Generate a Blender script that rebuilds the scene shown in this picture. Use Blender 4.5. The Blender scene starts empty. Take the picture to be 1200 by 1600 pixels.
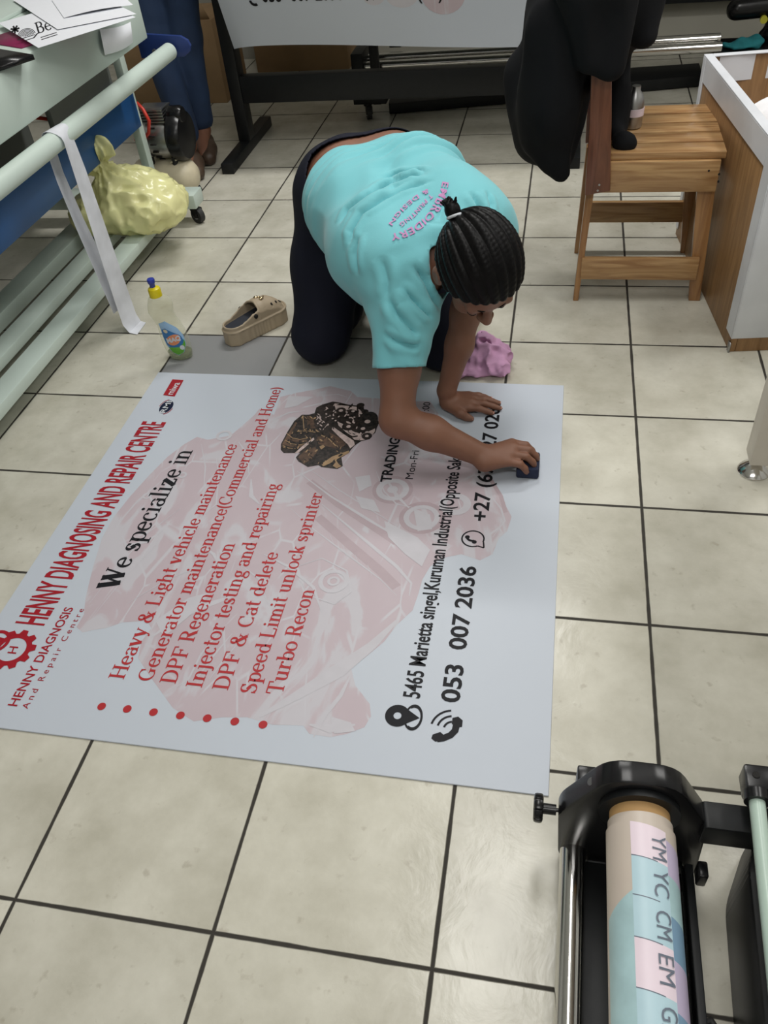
import bpy, bmesh, math, random
import numpy as np
from mathutils import Vector, Matrix
from mathutils.bvhtree import BVHTree
random.seed(7)
SC = bpy.context.scene
COL = SC.collection
T = 0.345                     # one floor tile, metres
PI = math.pi

# ------------------------------------------------------------------ camera (measured from the tile grid)
F_PX = 1277.037
CAM = np.array([4.32665326, -9.16582326, 3.84708179]) * T
ANG = (0.814177328, 0.0836432141, 0.178173068)
def _rot(a, b, c):
    ca, sa, cb, sb, cc, sc = math.cos(a), math.sin(a), math.cos(b), math.sin(b), math.cos(c), math.sin(c)
    return np.array([[cc, -sc, 0], [sc, cc, 0], [0, 0, 1]]) @ np.array([[cb, 0, sb], [0, 1, 0], [-sb, 0, cb]]) @ np.array([[1, 0, 0], [0, ca, -sa], [0, sa, ca]])
RC = _rot(*ANG)
def ray(u, v): return RC @ np.array([(u - 600) / F_PX, -(v - 800) / F_PX, -1.0])
def at_z(u, v, z=0.0):
    d = ray(u, v); return CAM + (z - CAM[2]) / d[2] * d
cam_d = bpy.data.cameras.new('camera'); cam = bpy.data.objects.new('camera', cam_d); COL.objects.link(cam)
cam.location = CAM; cam.rotation_euler = ANG
cam_d.sensor_fit = 'VERTICAL'; cam_d.sensor_height = 36.0; cam_d.lens = F_PX / 1600 * 36.0
cam_d.clip_start = 0.02
SC.camera = cam

# ------------------------------------------------------------------ materials
def lin(c): return tuple(((x / 255) / 12.92 if x / 255 <= 0.04045 else ((x / 255 + 0.055) / 1.055) ** 2.4) for x in c)
def mat(name, rgb, rough=0.5, metal=0.0, var=0.06, scale=30.0, bump=0.0, bscale=None, spec=0.5, trans=0.0, coat=0.0, sheen=0.0, sss=0.0):
    """principled material with a little procedural variation; rgb is linear"""
    m = bpy.data.materials.new(name); m.use_nodes = True
    nt = m.node_tree; n = nt.nodes; l = nt.links; b = n['Principled BSDF']
    tc = n.new('ShaderNodeTexCoord'); no = n.new('ShaderNodeTexNoise'); no.inputs['Scale'].default_value = scale
    no.inputs['Detail'].default_value = 4
    l.new(tc.outputs['Object'], no.inputs['Vector'])
    r = n.new('ShaderNodeValToRGB')
    r.color_ramp.elements[0].position = 0.3; r.color_ramp.elements[1].position = 0.7
    r.color_ramp.elements[0].color = tuple(c * (1 - var) for c in rgb) + (1,)
    r.color_ramp.elements[1].color = tuple(min(1, c * (1 + var)) for c in rgb) + (1,)
    l.new(no.outputs['Fac'], r.inputs['Fac']); l.new(r.outputs['Color'], b.inputs['Base Color'])
    b.inputs['Roughness'].default_value = rough; b.inputs['Metallic'].default_value = metal
    b.inputs['Specular IOR Level'].default_value = spec
    b.inputs['Transmission Weight'].default_value = trans
    b.inputs['Coat Weight'].default_value = coat
    b.inputs['Sheen Weight'].default_value = sheen
    if sss: b.inputs['Subsurface Weight'].default_value = sss; b.inputs['Subsurface Radius'].default_value = (0.01, 0.004, 0.002)
    if bump:
        n2 = n.new('ShaderNodeTexNoise'); n2.inputs['Scale'].default_value = bscale or scale * 3; n2.inputs['Detail'].default_value = 6
        l.new(tc.outputs['Object'], n2.inputs['Vector'])
        bp = n.new('ShaderNodeBump'); bp.inputs['Strength'].default_value = bump; bp.inputs['Distance'].default_value = 0.002
        l.new(n2.outputs['Fac'], bp.inputs['Height']); l.new(bp.outputs['Normal'], b.inputs['Normal'])
    return m
def wood(name, dark, light, scale=6.0, axis='X', rough=0.4, coat=0.2):
    m = mat(name, light, rough, coat=coat); nt = m.node_tree; n = nt.nodes; l = nt.links; b = n['Principled BSDF']
    tc = [x for x in n if x.type == 'TEX_COORD'][0]
    mp = n.new('ShaderNodeMapping'); s = {'X': (2, 26, 26), 'Y': (26, 2, 26), 'Z': (26, 26, 2)}[axis]; mp.inputs['Scale'].default_value = s
    l.new(tc.outputs['Object'], mp.inputs['Vector'])
    no = n.new('ShaderNodeTexNoise'); no.inputs['Scale'].default_value = scale * .35; no.inputs['Detail'].default_value = 7; no.inputs['Distortion'].default_value = 1.3
    l.new(mp.outputs['Vector'], no.inputs['Vector'])
    r = n.new('ShaderNodeValToRGB'); r.color_ramp.elements[0].position = .32; r.color_ramp.elements[1].position = .66
    r.color_ramp.elements[0].color = dark + (1,); r.color_ramp.elements[1].color = light + (1,)
    l.new(no.outputs['Fac'], r.inputs['Fac']); l.new(r.outputs['Color'], b.inputs['Base Color'])
    return m
def thin(name, rgb, trans_fac=0.45, rough=0.4, clear=0.0):
    """thin plastic film / paper: diffuse + translucent + gloss"""
    m = bpy.data.materials.new(name); m.use_nodes = True; nt = m.node_tree; n = nt.nodes; l = nt.links
    b = n['Principled BSDF']; out = [x for x in n if x.type == 'OUTPUT_MATERIAL'][0]
    b.inputs['Roughness'].default_value = rough
    tc = n.new('ShaderNodeTexCoord'); no = n.new('ShaderNodeTexNoise'); no.inputs['Scale'].default_value = 14; l.new(tc.outputs['Object'], no.inputs['Vector'])
    r = n.new('ShaderNodeValToRGB'); r.color_ramp.elements[0].position = .3; r.color_ramp.elements[1].position = .7
    r.color_ramp.elements[0].color = tuple(c * .88 for c in rgb) + (1,); r.color_ramp.elements[1].color = tuple(min(1, c * 1.08) for c in rgb) + (1,)
    l.new(no.outputs['Fac'], r.inputs['Fac']); l.new(r.outputs['Color'], b.inputs['Base Color'])
    t = n.new('ShaderNodeBsdfTranslucent'); l.new(r.outputs['Color'], t.inputs['Color'])
    mx = n.new('ShaderNodeMixShader'); mx.inputs[0].default_value = trans_fac
    l.new(b.outputs[0], mx.inputs[1]); l.new(t.outputs[0], mx.inputs[2])
    last = mx
    if clear:
        tr = n.new('ShaderNodeBsdfTransparent'); m2 = n.new('ShaderNodeMixShader'); m2.inputs[0].default_value = clear
        l.new(mx.outputs[0], m2.inputs[1]); l.new(tr.outputs[0], m2.inputs[2]); last = m2
    l.new(last.outputs[0], out.inputs['Surface'])
    return m
M = {}
M['banner'] = mat('banner_vinyl', (.510, .552, .618), .42, var=.012, scale=3, bump=.25, bscale=4, spec=.3)
M['red'] = mat('ink_red', lin((158, 30, 42)), .45, var=.02, spec=.25)
M['textred'] = mat('ink_text_red', lin((172, 50, 54)), .45, var=.02, spec=.25)
M['black_ink'] = mat('ink_black', (.012, .012, .015), .5, var=.02, spec=.15)
M['grey_ink'] = mat('ink_grey', (.16, .08, .10), .4, var=.02)
M['navy_ink'] = mat('ink_navy', (.010, .014, .04), .5, var=.02, spec=.15)
M['white_ink'] = mat('ink_white', (.60, .63, .67), .45, var=.01, spec=.25)
M['steel_grey'] = mat('painted_grey_green', lin((192, 206, 198)), .4, var=.03, scale=4)
M['steel_blue'] = mat('painted_blue', lin((26, 80, 136)), .4, var=.05, scale=5)
M['navy_metal'] = mat('painted_navy', lin((30, 52, 110)), .4, var=.05, scale=8)
M['steel_dark'] = mat('painted_dark_grey', lin((98, 102, 98)), .5, var=.05, scale=8)
M['black_metal'] = mat('black_powder_coat', (.008, .009, .010), .45, var=.15, scale=40, spec=.3)
M['black_plastic'] = mat('black_plastic', (.007, .007, .008), .26, var=.1, scale=20, spec=.35)
M['black_rubber'] = mat('black_rubber', (.02, .02, .02), .6)
M['chrome'] = mat('chrome', (.72, .71, .69), .14, 1.0, var=.04, scale=9)
M['alu'] = mat('brushed_aluminium', (.42, .42, .42), .34, 1.0, var=.08, scale=30)
M['cardboard'] = mat('cardboard', lin((150, 122, 88)), .8, var=.08, scale=12)
M['paper'] = thin('paper_white', (.83, .85, .90), .25, .5)
M['paper_solid'] = mat('paper_sheet', (.80, .82, .87), .5, var=.01)
M['skin'] = mat('skin_brown', lin((122, 83, 64)), .56, var=.07, scale=18, bump=.05, bscale=160, sss=.06)
M['hair'] = mat('hair_black', (.0045, .0042, .0045), .42, var=.2, scale=60, spec=.12)
M['shirt'] = mat('turquoise_cotton', lin((112, 186, 194)), .85, var=.025, scale=10, bump=.12, bscale=320, sheen=.2)
M['print_pink'] = mat('shirt_print_pink', lin((186, 132, 178)), .8)
M['leggings'] = mat('navy_leggings', lin((22, 24, 37)), .8, var=.06, scale=14, bump=.08, bscale=300, spec=.2)
M['jeans'] = mat('blue_denim', lin((28, 48, 78)), .85, var=.18, scale=9, bump=.2, bscale=300)
M['brown_shoe'] = mat('brown_leather', lin((74, 58, 46)), .5, var=.1)
M['clog'] = mat('beige_foam', lin((172, 156, 132)), .55, var=.05, scale=16)
M['insole'] = mat('dark_insole', lin((38, 42, 52)), .8)
M['hole'] = mat('dark_hole', (.012, .011, .010), .9)
M['gold'] = mat('gilt_charm', (.62, .5, .32), .25, 1.0)
M['rag'] = mat('pink_rag', lin((196, 150, 184)), .9, var=.16, scale=16, bump=.15, bscale=260)
M['bag'] = thin('yellow_bag', lin((250, 246, 184)), .2, .22)
M['bagfill'] = mat('bag_contents', (.8, .78, .66), .8, var=.1)
M['jacket'] = mat('black_jacket', (.0055, .006, .0075), .85, var=.15, scale=12, bump=.1, bscale=200, spec=.2)
M['sponge'] = mat('dark_blue_felt', lin((30, 38, 62)), .9, var=.15, scale=40, bump=.3)
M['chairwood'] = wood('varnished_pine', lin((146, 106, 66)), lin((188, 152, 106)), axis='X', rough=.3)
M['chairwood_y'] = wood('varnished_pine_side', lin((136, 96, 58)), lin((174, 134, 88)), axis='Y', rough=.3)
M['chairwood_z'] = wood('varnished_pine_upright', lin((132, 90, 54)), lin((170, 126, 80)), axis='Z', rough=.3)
M['redwood'] = wood('reddish_board', lin((92, 52, 34)), lin((126, 76, 52)), axis='Z', rough=.4)
M['ply'] = wood('plywood', lin((132, 98, 62)), lin((160, 122, 80)), axis='Z', rough=.5, coat=.05)
M['tape'] = mat('white_tape', (.66, .68, .72), .35, var=.06, scale=9, bump=.25, bscale=22)
M['whitecloth'] = mat('white_sheeting', (.82, .83, .86), .6, var=.04, scale=6)
M['core'] = mat('cardboard_core', lin((186, 148, 98)), .7, var=.05)
M['rollpaper'] = mat('backing_paper', lin((196, 184, 172)), .4, var=.02)
M['p_blue'] = mat('print_pale_blue', lin((176, 204, 214)), .4, var=.02)
M['p_pink'] = mat('print_pale_pink', lin((226, 210, 220)), .4, var=.02)
M['p_deep'] = mat('print_dusk_blue', lin((120, 152, 178)), .4, var=.03)
M['p_lilac'] = mat('print_lilac', lin((186, 174, 200)), .4, var=.03)
M['p_teal'] = mat('print_sea_green', lin((166, 196, 200)), .4, var=.10, scale=26)
M['p_line'] = mat('print_grey_line', lin((104, 112, 126)), .4)
M['greenrod'] = mat('pale_green_rod', lin((176, 196, 184)), .3, var=.03)
M['hose'] = mat('red_hose', lin((205, 62, 48)), .4)
M['cream'] = mat('cream_paint', lin((206, 196, 170)), .4)
M['yellowcap'] = mat('yellow_cap', lin((214, 196, 20)), .35)
M['bluecap'] = mat('blue_cap', lin((44, 58, 150)), .35)
M['l_blue'] = mat('label_light_blue', lin((150, 186, 220)), .35)
M['l_deep'] = mat('label_blue', lin((44, 112, 170)), .35)
M['l_green'] = mat('label_green', lin((96, 168, 52)), .35)
M['l_orange'] = mat('label_orange', lin((220, 140, 96)), .35)
M['teal'] = mat('teal_cloth', lin((36, 128, 136)), .8, var=.15)
M['magenta'] = mat('magenta_card', lin((150, 40, 92)), .5)
M['legpaint'] = mat('light_grey_paint', lin((206, 200, 190)), .4, var=.02)
M['yellowdot'] = mat('yellow_button', lin((196, 190, 60)), .4)
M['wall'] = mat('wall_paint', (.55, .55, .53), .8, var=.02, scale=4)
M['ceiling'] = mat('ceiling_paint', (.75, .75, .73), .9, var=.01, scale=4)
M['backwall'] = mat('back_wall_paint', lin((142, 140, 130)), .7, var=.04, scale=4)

def glass_mat():
    m = bpy.data.materials.new('clear_plastic'); m.use_nodes = True; nt = m.node_tree; n = nt.nodes; l = nt.links
    out = [x for x in n if x.type == 'OUTPUT_MATERIAL'][0]; b = n['Principled BSDF']
    b.inputs['Base Color'].default_value = (.86, .88, .80, 1); b.inputs['Roughness'].default_value = .12
    tr = n.new('ShaderNodeBsdfTransparent'); tr.inputs['Color'].default_value = (.95, .95, .90, 1)
    lw = n.new('ShaderNodeLayerWeight'); lw.inputs['Blend'].default_value = .25
    mr = n.new('ShaderNodeMapRange'); mr.inputs['To Min'].default_value = .06; mr.inputs['To Max'].default_value = .45
    l.new(lw.outputs['Facing'], mr.inputs['Value'])
    mx = n.new('ShaderNodeMixShader'); l.new(mr.outputs['Result'], mx.inputs[0]); l.new(tr.outputs[0], mx.inputs[1]); l.new(b.outputs[0], mx.inputs[2])
    l.new(mx.outputs[0], out.inputs['Surface']); return m
M['clear'] = glass_mat()

# ------------------------------------------------------------------ object helpers
def tag(o, label, cat, group=None):
    o['label'] = label; o['category'] = cat
    if group: o['group'] = group
    return o
def empty(name, loc, label, cat, group=None, rz=0.0):
    o = bpy.data.objects.new(name, None); COL.objects.link(o); o.location = loc; o.rotation_euler = (0, 0, rz)
    o.empty_display_size = .05
    return tag(o, label, cat, group)
def link(name, me, m, parent=None, smooth=True, loc=None):
    if isinstance(m, (list, tuple)):
        for x in m: me.materials.append(x)
    else: me.materials.append(m)
    o = bpy.data.objects.new(name, me); COL.objects.link(o)
    if parent is not None:
        o.parent = parent
    if loc is not None: o.location = loc
    if smooth:
        me.polygons.foreach_set('use_smooth', [True] * len(me.polygons))
    me.update()
    return o
class MB:
    """collects shapes in one bmesh, then becomes one mesh object"""
    def __init__(s): s.bm = bmesh.new()
    def box(s, x0, x1, y0, y1, z0, z1, bev=0.0, seg=2, mtx=None):
        b2 = bmesh.new(); bmesh.ops.create_cube(b2, size=1.0)
        for v in b2.verts: v.co = Vector(((x0 + x1) / 2 + v.co.x * (x1 - x0), (y0 + y1) / 2 + v.co.y * (y1 - y0), (z0 + z1) / 2 + v.co.z * (z1 - z0)))
        if bev: bmesh.ops.bevel(b2, geom=b2.edges[:], offset=bev, segments=seg, profile=.5, affect='EDGES')
        return s._add(b2, mtx)
    def _add(s, b2, mtx=None):
        if mtx is not None: b2.transform(mtx)
        me = bpy.data.meshes.new('tmp'); b2.to_mesh(me); b2.free(); s.bm.from_mesh(me); bpy.data.meshes.remove(me); return s
    def cyl(s, p0, p1, r0, r1=None, n=24, caps=True):
        r1 = r0 if r1 is None else r1
        p0 = Vector(p0); p1 = Vector(p1); d = p1 - p0
        b2 = bmesh.new(); bmesh.ops.create_cone(b2, cap_ends=caps, segments=n, radius1=r0, radius2=r1, depth=d.length)
        b2.transform(Matrix.Translation((p0 + p1) / 2) @ d.to_track_quat('Z', 'Y').to_matrix().to_4x4())
        return s._add(b2)
    def tube(s, pts, r, n=12, caps=True):
        pts = [Vector(p) for p in pts]; rings = []; rr = r if isinstance(r, (list, tuple)) else [r] * len(pts)
        up = Vector((0, 0, 1)); prev = None
        for i, p in enumerate(pts):
            t = (pts[min(i + 1, len(pts) - 1)] - pts[max(i - 1, 0)]).normalized()
            if prev is None:
                a = t.orthogonal().normalized()
            else:
                a = (prev - t * prev.dot(t)).normalized()
            prev = a; b = t.cross(a)
            rings.append([s.bm.verts.new(p + (a * math.cos(2 * PI * k / n) + b * math.sin(2 * PI * k / n)) * rr[i]) for k in range(n)])
        for i in range(len(rings) - 1):
            for k in range(n):
                s.bm.faces.new((rings[i][k], rings[i][(k + 1) % n], rings[i + 1][(k + 1) % n], rings[i + 1][k]))
        if caps:
            s.bm.faces.new(rings[0][::-1]); s.bm.faces.new(rings[-1])
        return s
    def lathe(s, prof, origin, axis='Z', n=32, sx=1.0, sy=1.0):
        """prof: list of (radius, height) from start to end"""
        b2 = bmesh.new(); rings = []
        for r, h in prof:
            rings.append([b2.verts.new((r * math.cos(2 * PI * k / n) * sx, r * math.sin(2 * PI * k / n) * sy, h)) for k in range(n)])
        for i in range(len(rings) - 1):
            for k in range(n): b2.faces.new((rings[i][k], rings[i][(k + 1) % n], rings[i + 1][(k + 1) % n], rings[i + 1][k]))
        b2.faces.new(rings[0][::-1]); b2.faces.new(rings[-1])
        m = {'Z': Matrix.Identity(4), 'X': Matrix.Rotation(PI / 2, 4, 'Y'), 'Y': Matrix.Rotation(-PI / 2, 4, 'X')}[axis] if isinstance(axis, str) else axis
        return s._add(b2, Matrix.Translation(origin) @ m)
    def prism(s, poly, ext, bev=0.0, seg=2, origin=(0, 0, 0), u=(1, 0, 0), v=(0, 0, 1)):
        """extrude polygon (in u,v) by vector ext"""
        b2 = bmesh.new(); u = Vector(u); v = Vector(v); o = Vector(origin); e = Vector(ext)
        lo = [b2.verts.new(o + u * a + v * b) for a, b in poly]; hi = [b2.verts.new(o + u * a + v * b + e) for a, b in poly]
        b2.faces.new(lo[::-1]); b2.faces.new(hi)
        for i in range(len(poly)):
            j = (i + 1) % len(poly); b2.faces.new((lo[i], lo[j], hi[j], hi[i]))
        bmesh.ops.recalc_face_normals(b2, faces=b2.faces[:])
        if bev: bmesh.ops.bevel(b2, geom=b2.edges[:], offset=bev, segments=seg, profile=.5, affect='EDGES')
        return s._add(b2)
    def grid(s, pts):
        """pts: 2-D array of points -> quad sheet"""
        vs = [[s.bm.verts.new(Vector(p)) for p in row] for row in pts]
        for i in range(len(vs) - 1):
            for j in range(len(vs[0]) - 1): s.bm.faces.new((vs[i][j], vs[i][j + 1], vs[i + 1][j + 1], vs[i + 1][j]))
        return s
    def poly(s, pts):
        try:
            f = s.bm.faces.new([s.bm.verts.new(Vector(p)) for p in pts])
            bmesh.ops.triangulate(s.bm, faces=[f])
        except ValueError: pass
        return s
    def raw(s, verts, faces):
        vs = [s.bm.verts.new(Vector(v)) for v in verts]
        for f in faces:
            try: s.bm.faces.new([vs[i] for i in f])
            except ValueError: pass
        return s
    def build(s, name, m, parent=None, smooth=True, solid=0.0, sharp=40, subdiv=0):
        bm = s.bm
        if solid:
            bmesh.ops.recalc_face_normals(bm, faces=bm.faces[:]); bmesh.ops.solidify(bm, geom=bm.faces[:], thickness=solid)
        if sharp is not None and smooth:
            for e in bm.edges:
                if len(e.link_faces) == 2 and e.calc_face_angle(0) > math.radians(sharp): e.smooth = False
        me = bpy.data.meshes.new(name); 
        if parent is not None:            # children are written in world space, parents sit at their base
            mw = Matrix.Identity(4); p = parent; chain = []
            while p is not None: chain.append(p); p = p.parent
            for q in reversed(chain): mw = mw @ (Matrix.Translation(q.location) @ q.rotation_euler.to_matrix().to_4x4())
            bm.transform(mw.inverted())
        bm.to_mesh(me); bm.free()
        return link(name, me, m, parent, smooth)
def thing_mesh(mb, name, m, label, cat, group=None, loc=None, **k):
    """a thing that is one mesh, origin at loc"""
    if loc is not None: mb.bm.transform(Matrix.Translation(-Vector(loc)))
    o = mb.build(name, m, **k)
    if loc is not None: o.location = loc
    return tag(o, label, cat, group)
def structure(o): o['kind'] = 'structure'; return o

# ------------------------------------------------------------------ implicit surfaces (for bodies and soft goods)
def vnoise(P, scale, seed=0):
    rs = np.random.RandomState(seed); L = rs.rand(32, 32, 32).astype(np.float32)
    q = P * scale; i = np.floor(q).astype(np.int32); f = (q - i).astype(np.float32); f = f * f * (3 - 2 * f); i &= 31; j = (i + 1) & 31
    def g(a, b, c): return L[a[..., 0], b[..., 1], c[..., 2]]
    x0 = g(i, i, i) * (1 - f[..., 0]) + g(j, i, i) * f[..., 0]; x1 = g(i, j, i) * (1 - f[..., 0]) + g(j, j, i) * f[..., 0]
    x2 = g(i, i, j) * (1 - f[..., 0]) + g(j, i, j) * f[..., 0]; x3 = g(i, j, j) * (1 - f[..., 0]) + g(j, j, j) * f[..., 0]
    y0 = x0 * (1 - f[..., 1]) + x1 * f[..., 1]; y1 = x2 * (1 - f[..., 1]) + x3 * f[..., 1]
    return (y0 * (1 - f[..., 2]) + y1 * f[..., 2]) - .5
class SDF:
    def __init__(s, lo, hi, h):
        s.lo = np.array(lo, float); s.h = h; s.n = np.ceil((np.array(hi) - s.lo) / h).astype(int) + 1
        s.D = np.full(s.n, .2, np.float32)
    def _sub(s, lo, hi):
        a = np.clip(np.floor((lo - s.lo) / s.h).astype(int), 0, s.n); b = np.clip(np.ceil((hi - s.lo) / s.h).astype(int) + 1, 0, s.n)
        if (b <= a).any(): return None, None
        ax = [s.lo[i] + s.h * np.arange(a[i], b[i]) for i in range(3)]
        P = np.stack(np.meshgrid(*ax, indexing='ij'), -1).astype(np.float32)
        return tuple(slice(a[i], b[i]) for i in range(3)), P
    def put(s, sl, d, k, mode='add'):
        o = s.D[sl]
        if mode == 'add':
            if k > 0:
                hh = np.clip(.5 + .5 * (o - d) / k, 0, 1); s.D[sl] = o * (1 - hh) + d * hh - k * hh * (1 - hh)
            else: s.D[sl] = np.minimum(o, d)
        else:
            d = -d
            if k > 0:
                hh = np.clip(.5 - .5 * (o - d) / k, 0, 1); s.D[sl] = o * (1 - hh) + d * hh + k * hh * (1 - hh)
            else: s.D[sl] = np.maximum(o, d)
        return s
    def cap(s, a, b, ra, rb=None, k=.02, mode='add'):
        rb = ra if rb is None else rb; a = np.array(a, float); b = np.array(b, float); pad = max(ra, rb) + k + .06
        sl, P = s._sub(np.minimum(a, b) - pad, np.maximum(a, b) + pad)
        if sl is None: return s
        d = b - a; t = np.clip(((P - a) @ d) / max(d @ d, 1e-9), 0, 1)[..., None]
        q = P - (a + t * d); return s.put(sl, np.sqrt((q * q).sum(-1)) - (ra + (rb - ra) * t[..., 0]), k, mode)
    def ell(s, c, r, R=None, k=.02, mode='add'):
        c = np.array(c, float); r = np.array(r, float); pad = r.max() + k + .06
        sl, P = s._sub(c - pad, c + pad)
        if sl is None: return s
        q = P - c
        if R is not None: q = q @ np.array(R, float).T      # rows of R are the local axes
        k0 = np.sqrt(((q / r) ** 2).sum(-1)); k1 = np.sqrt(((q / (r * r)) ** 2).sum(-1))
        return s.put(sl, np.where(k1 > 1e-6, k0 * (k0 - 1) / np.maximum(k1, 1e-6), -r.min()).astype(np.float32), k, mode)
    def chain(s, pts, rs, k=.02):
        for i in range(len(pts) - 1): s.cap(pts[i], pts[i + 1], rs[i], rs[i + 1], k)
        return s
    def P(s):
        return np.stack(np.meshgrid(*[s.lo[i] + s.h * np.arange(s.n[i]) for i in range(3)], indexing='ij'), -1).astype(np.float32)
    def mesh(s, name='sdf', smooth=0):
        D = s.D.copy(); D[0] = D[-1] = .1; D[:, 0] = D[:, -1] = .1; D[:, :, 0] = D[:, :, -1] = .1
        S = D < 0; c = np.zeros(tuple(np.array(D.shape) - 1), np.uint8)
        for i in (0, 1):
            for j in (0, 1):
                for k in (0, 1): c += S[i:D.shape[0] - 1 + i, j:D.shape[1] - 1 + j, k:D.shape[2] - 1 + k]
        cells = np.argwhere((c > 0) & (c < 8)); idx = -np.ones(c.shape, np.int64); idx[tuple(cells.T)] = np.arange(len(cells))
        acc = np.zeros((len(cells), 3)); cnt = np.zeros(len(cells))
        cor = [(i, j, k) for i in (0, 1) for j in (0, 1) for k in (0, 1)]
        for A in cor:
            for ax in range(3):
                if A[ax] == 1: continue
                B = list(A); B[ax] = 1
                da = D[tuple((cells + A).T)]; db = D[tuple((cells + B).T)]
                cr = (da < 0) != (db < 0); t = np.where(cr, da / np.where(cr, da - db, 1), 0)
                p = np.array(A, float)[None] + t[:, None] * (np.array(B) - np.array(A))[None]
                acc += p * cr[:, None]; cnt += cr
        V = s.lo + (cells + acc / cnt[:, None]) * s.h
        faces = []
        for ax in range(3):
            e = [0, 0, 0]; e[ax] = 1
            sl0 = tuple(slice(0, D.shape[i] - e[i]) for i in range(3)); sl1 = tuple(slice(e[i], D.shape[i]) for i in range(3))
            cr = S[sl0] != S[sl1]; E = np.argwhere(cr); ins = S[sl0][tuple(E.T)]
            u, v = (ax + 1) % 3, (ax + 2) % 3; q = []
            for du, dv in ((1, 1), (0, 1), (0, 0), (1, 0)):
                o = np.zeros(3, int); o[u] = du; o[v] = dv; q.append(idx[tuple((E - o).T)])
            q = np.stack(q, 1); q[~ins] = q[~ins][:, ::-1]; faces.append(q)
        Fq = np.concatenate(faces); Fq = Fq[(Fq >= 0).all(1)]
        if smooth:
            e = np.concatenate([Fq[:, [0, 1]], Fq[:, [1, 2]], Fq[:, [2, 3]], Fq[:, [3, 0]]])
            for _ in range(smooth):
                a2 = np.zeros_like(V); n2 = np.zeros(len(V))
                for i in range(3): a2[:, i] = np.bincount(e[:, 0], V[e[:, 1], i], len(V)) + np.bincount(e[:, 1], V[e[:, 0], i], len(V))
                n2 = np.bincount(e[:, 0], minlength=len(V)) + np.bincount(e[:, 1], minlength=len(V))
                V = V * .5 + .5 * a2 / np.maximum(n2, 1)[:, None]
        return V, Fq
def np_mesh(name, V, Fq):
    me = bpy.data.meshes.new(name); me.vertices.add(len(V)); me.vertices.foreach_set('co', np.asarray(V, np.float32).ravel())
    k = Fq.shape[1]; me.loops.add(Fq.size); me.loops.foreach_set('vertex_index', Fq.astype(np.int32).ravel())
    me.polygons.add(len(Fq)); me.polygons.foreach_set('loop_start', np.arange(0, Fq.size, k, dtype=np.int32))
    try: me.polygons.foreach_set('loop_total', np.full(len(Fq), k, np.int32))
    except Exception: pass
    me.update(calc_edges=True); me.validate(); return me
def sdf_obj(s, name, m, parent=None, smooth=1, cut=None, origin=(0, 0, 0)):
    V, Fq = s.mesh(name, smooth)
    if cut is not None:
        keep = ~cut(V); Fq = Fq[keep[Fq].all(1)]; used = np.unique(Fq); mp = -np.ones(len(V), int); mp[used] = np.arange(len(used)); V = V[used]; Fq = mp[Fq]
    return link(name, np_mesh(name, V - np.array(origin), Fq), m, parent)
def tri_bvh(V, Fq): return BVHTree.FromPolygons([tuple(v) for v in V], [tuple(f) for f in Fq])
def nrm(v): v = np.array(v, float); return v / np.linalg.norm(v)
# ------------------------------------------------------------------ lettering
_tc = {}
def sans(s, bold=0.0, space=1.0):
    """built-in sans lettering -> (verts Nx2 with cap height 1, polygons, width)"""
    key = (s, bold, space)
    if key in _tc: return _tc[key]
    def mk(t):
        c = bpy.data.curves.new('t', 'FONT'); c.body = t; c.offset = bold; c.resolution_u = 3; c.space_character = space
        o = bpy.data.objects.new('t', c); COL.objects.link(o); dg = bpy.context.evaluated_depsgraph_get()
        me = o.evaluated_get(dg).to_mesh(); v = np.array([w.co[:2] for w in me.vertices]); f = [tuple(p.vertices) for p in me.polygons]
        o.evaluated_get(dg).to_mesh_clear(); bpy.data.objects.remove(o); bpy.data.curves.remove(c); return v, f
    hv, _ = mk('H'); ch = hv[:, 1].max() - hv[:, 1].min(); b0 = hv[:, 1].min()
    v, f = mk(s); v = v.copy(); v[:, 1] -= b0; v[:, 0] -= v[:, 0].min(); v /= ch
    _tc[key] = (v, f, v[:, 0].max()); return _tc[key]

# a drawn roman (serif) alphabet: strokes with thick stems, thin hairlines and bracketed feet; cap height 1
TH, TN = .155, .055
def _line(p, q, w, w2=None):
    w2 = w if w2 is None else w2; p = np.array(p, float); q = np.array(q, float); d = (q - p) / np.linalg.norm(q - p); n = np.array([-d[1], d[0]])
    return [[p + n * w / 2, p - n * w / 2, q - n * w2 / 2, q + n * w2 / 2]]
def _arc(cx, cy, rx, ry, a0, a1, n=18, th=TH, tn=TN):
    out = []; A = np.radians(np.linspace(a0, a1, n + 1)); P = np.stack([cx + rx * np.cos(A), cy + ry * np.sin(A)], 1)
    w = tn + (th - tn) * np.abs(np.cos(A)) ** 1.3; N = np.stack([np.cos(A), np.sin(A)], 1)
    for i in range(n): out.append([P[i] + N[i] * w[i] / 2, P[i] - N[i] * w[i] / 2, P[i + 1] - N[i + 1] * w[i + 1] / 2, P[i + 1] + N[i + 1] * w[i + 1] / 2])
    return out
def _stem(x, y0, y1, lo='LR', hi='L', w=TH):
    o = _line((x, y0), (x, y1), w); s = .10; t = .045
    if 'L' in lo: o += [[np.array((x - w / 2 - s, y0)), np.array((x, y0)), np.array((x, y0 + t * 1.8)), np.array((x - w / 2 - s, y0 + t))]]
    if 'R' in lo: o += [[np.array((x, y0)), np.array((x + w / 2 + s, y0)), np.array((x + w / 2 + s, y0 + t)), np.array((x, y0 + t * 1.8))]]
    if 'L' in hi: o += [[np.array((x - w / 2 - s, y1 - t)), np.array((x, y1 - t * 1.8)), np.array((x, y1)), np.array((x - w / 2 - s, y1))]]
    if 'R' in hi: o += [[np.array((x, y1 - t * 1.8)), np.array((x + w / 2 + s, y1 - t)), np.array((x + w / 2 + s, y1)), np.array((x, y1))]]
    return o
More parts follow.
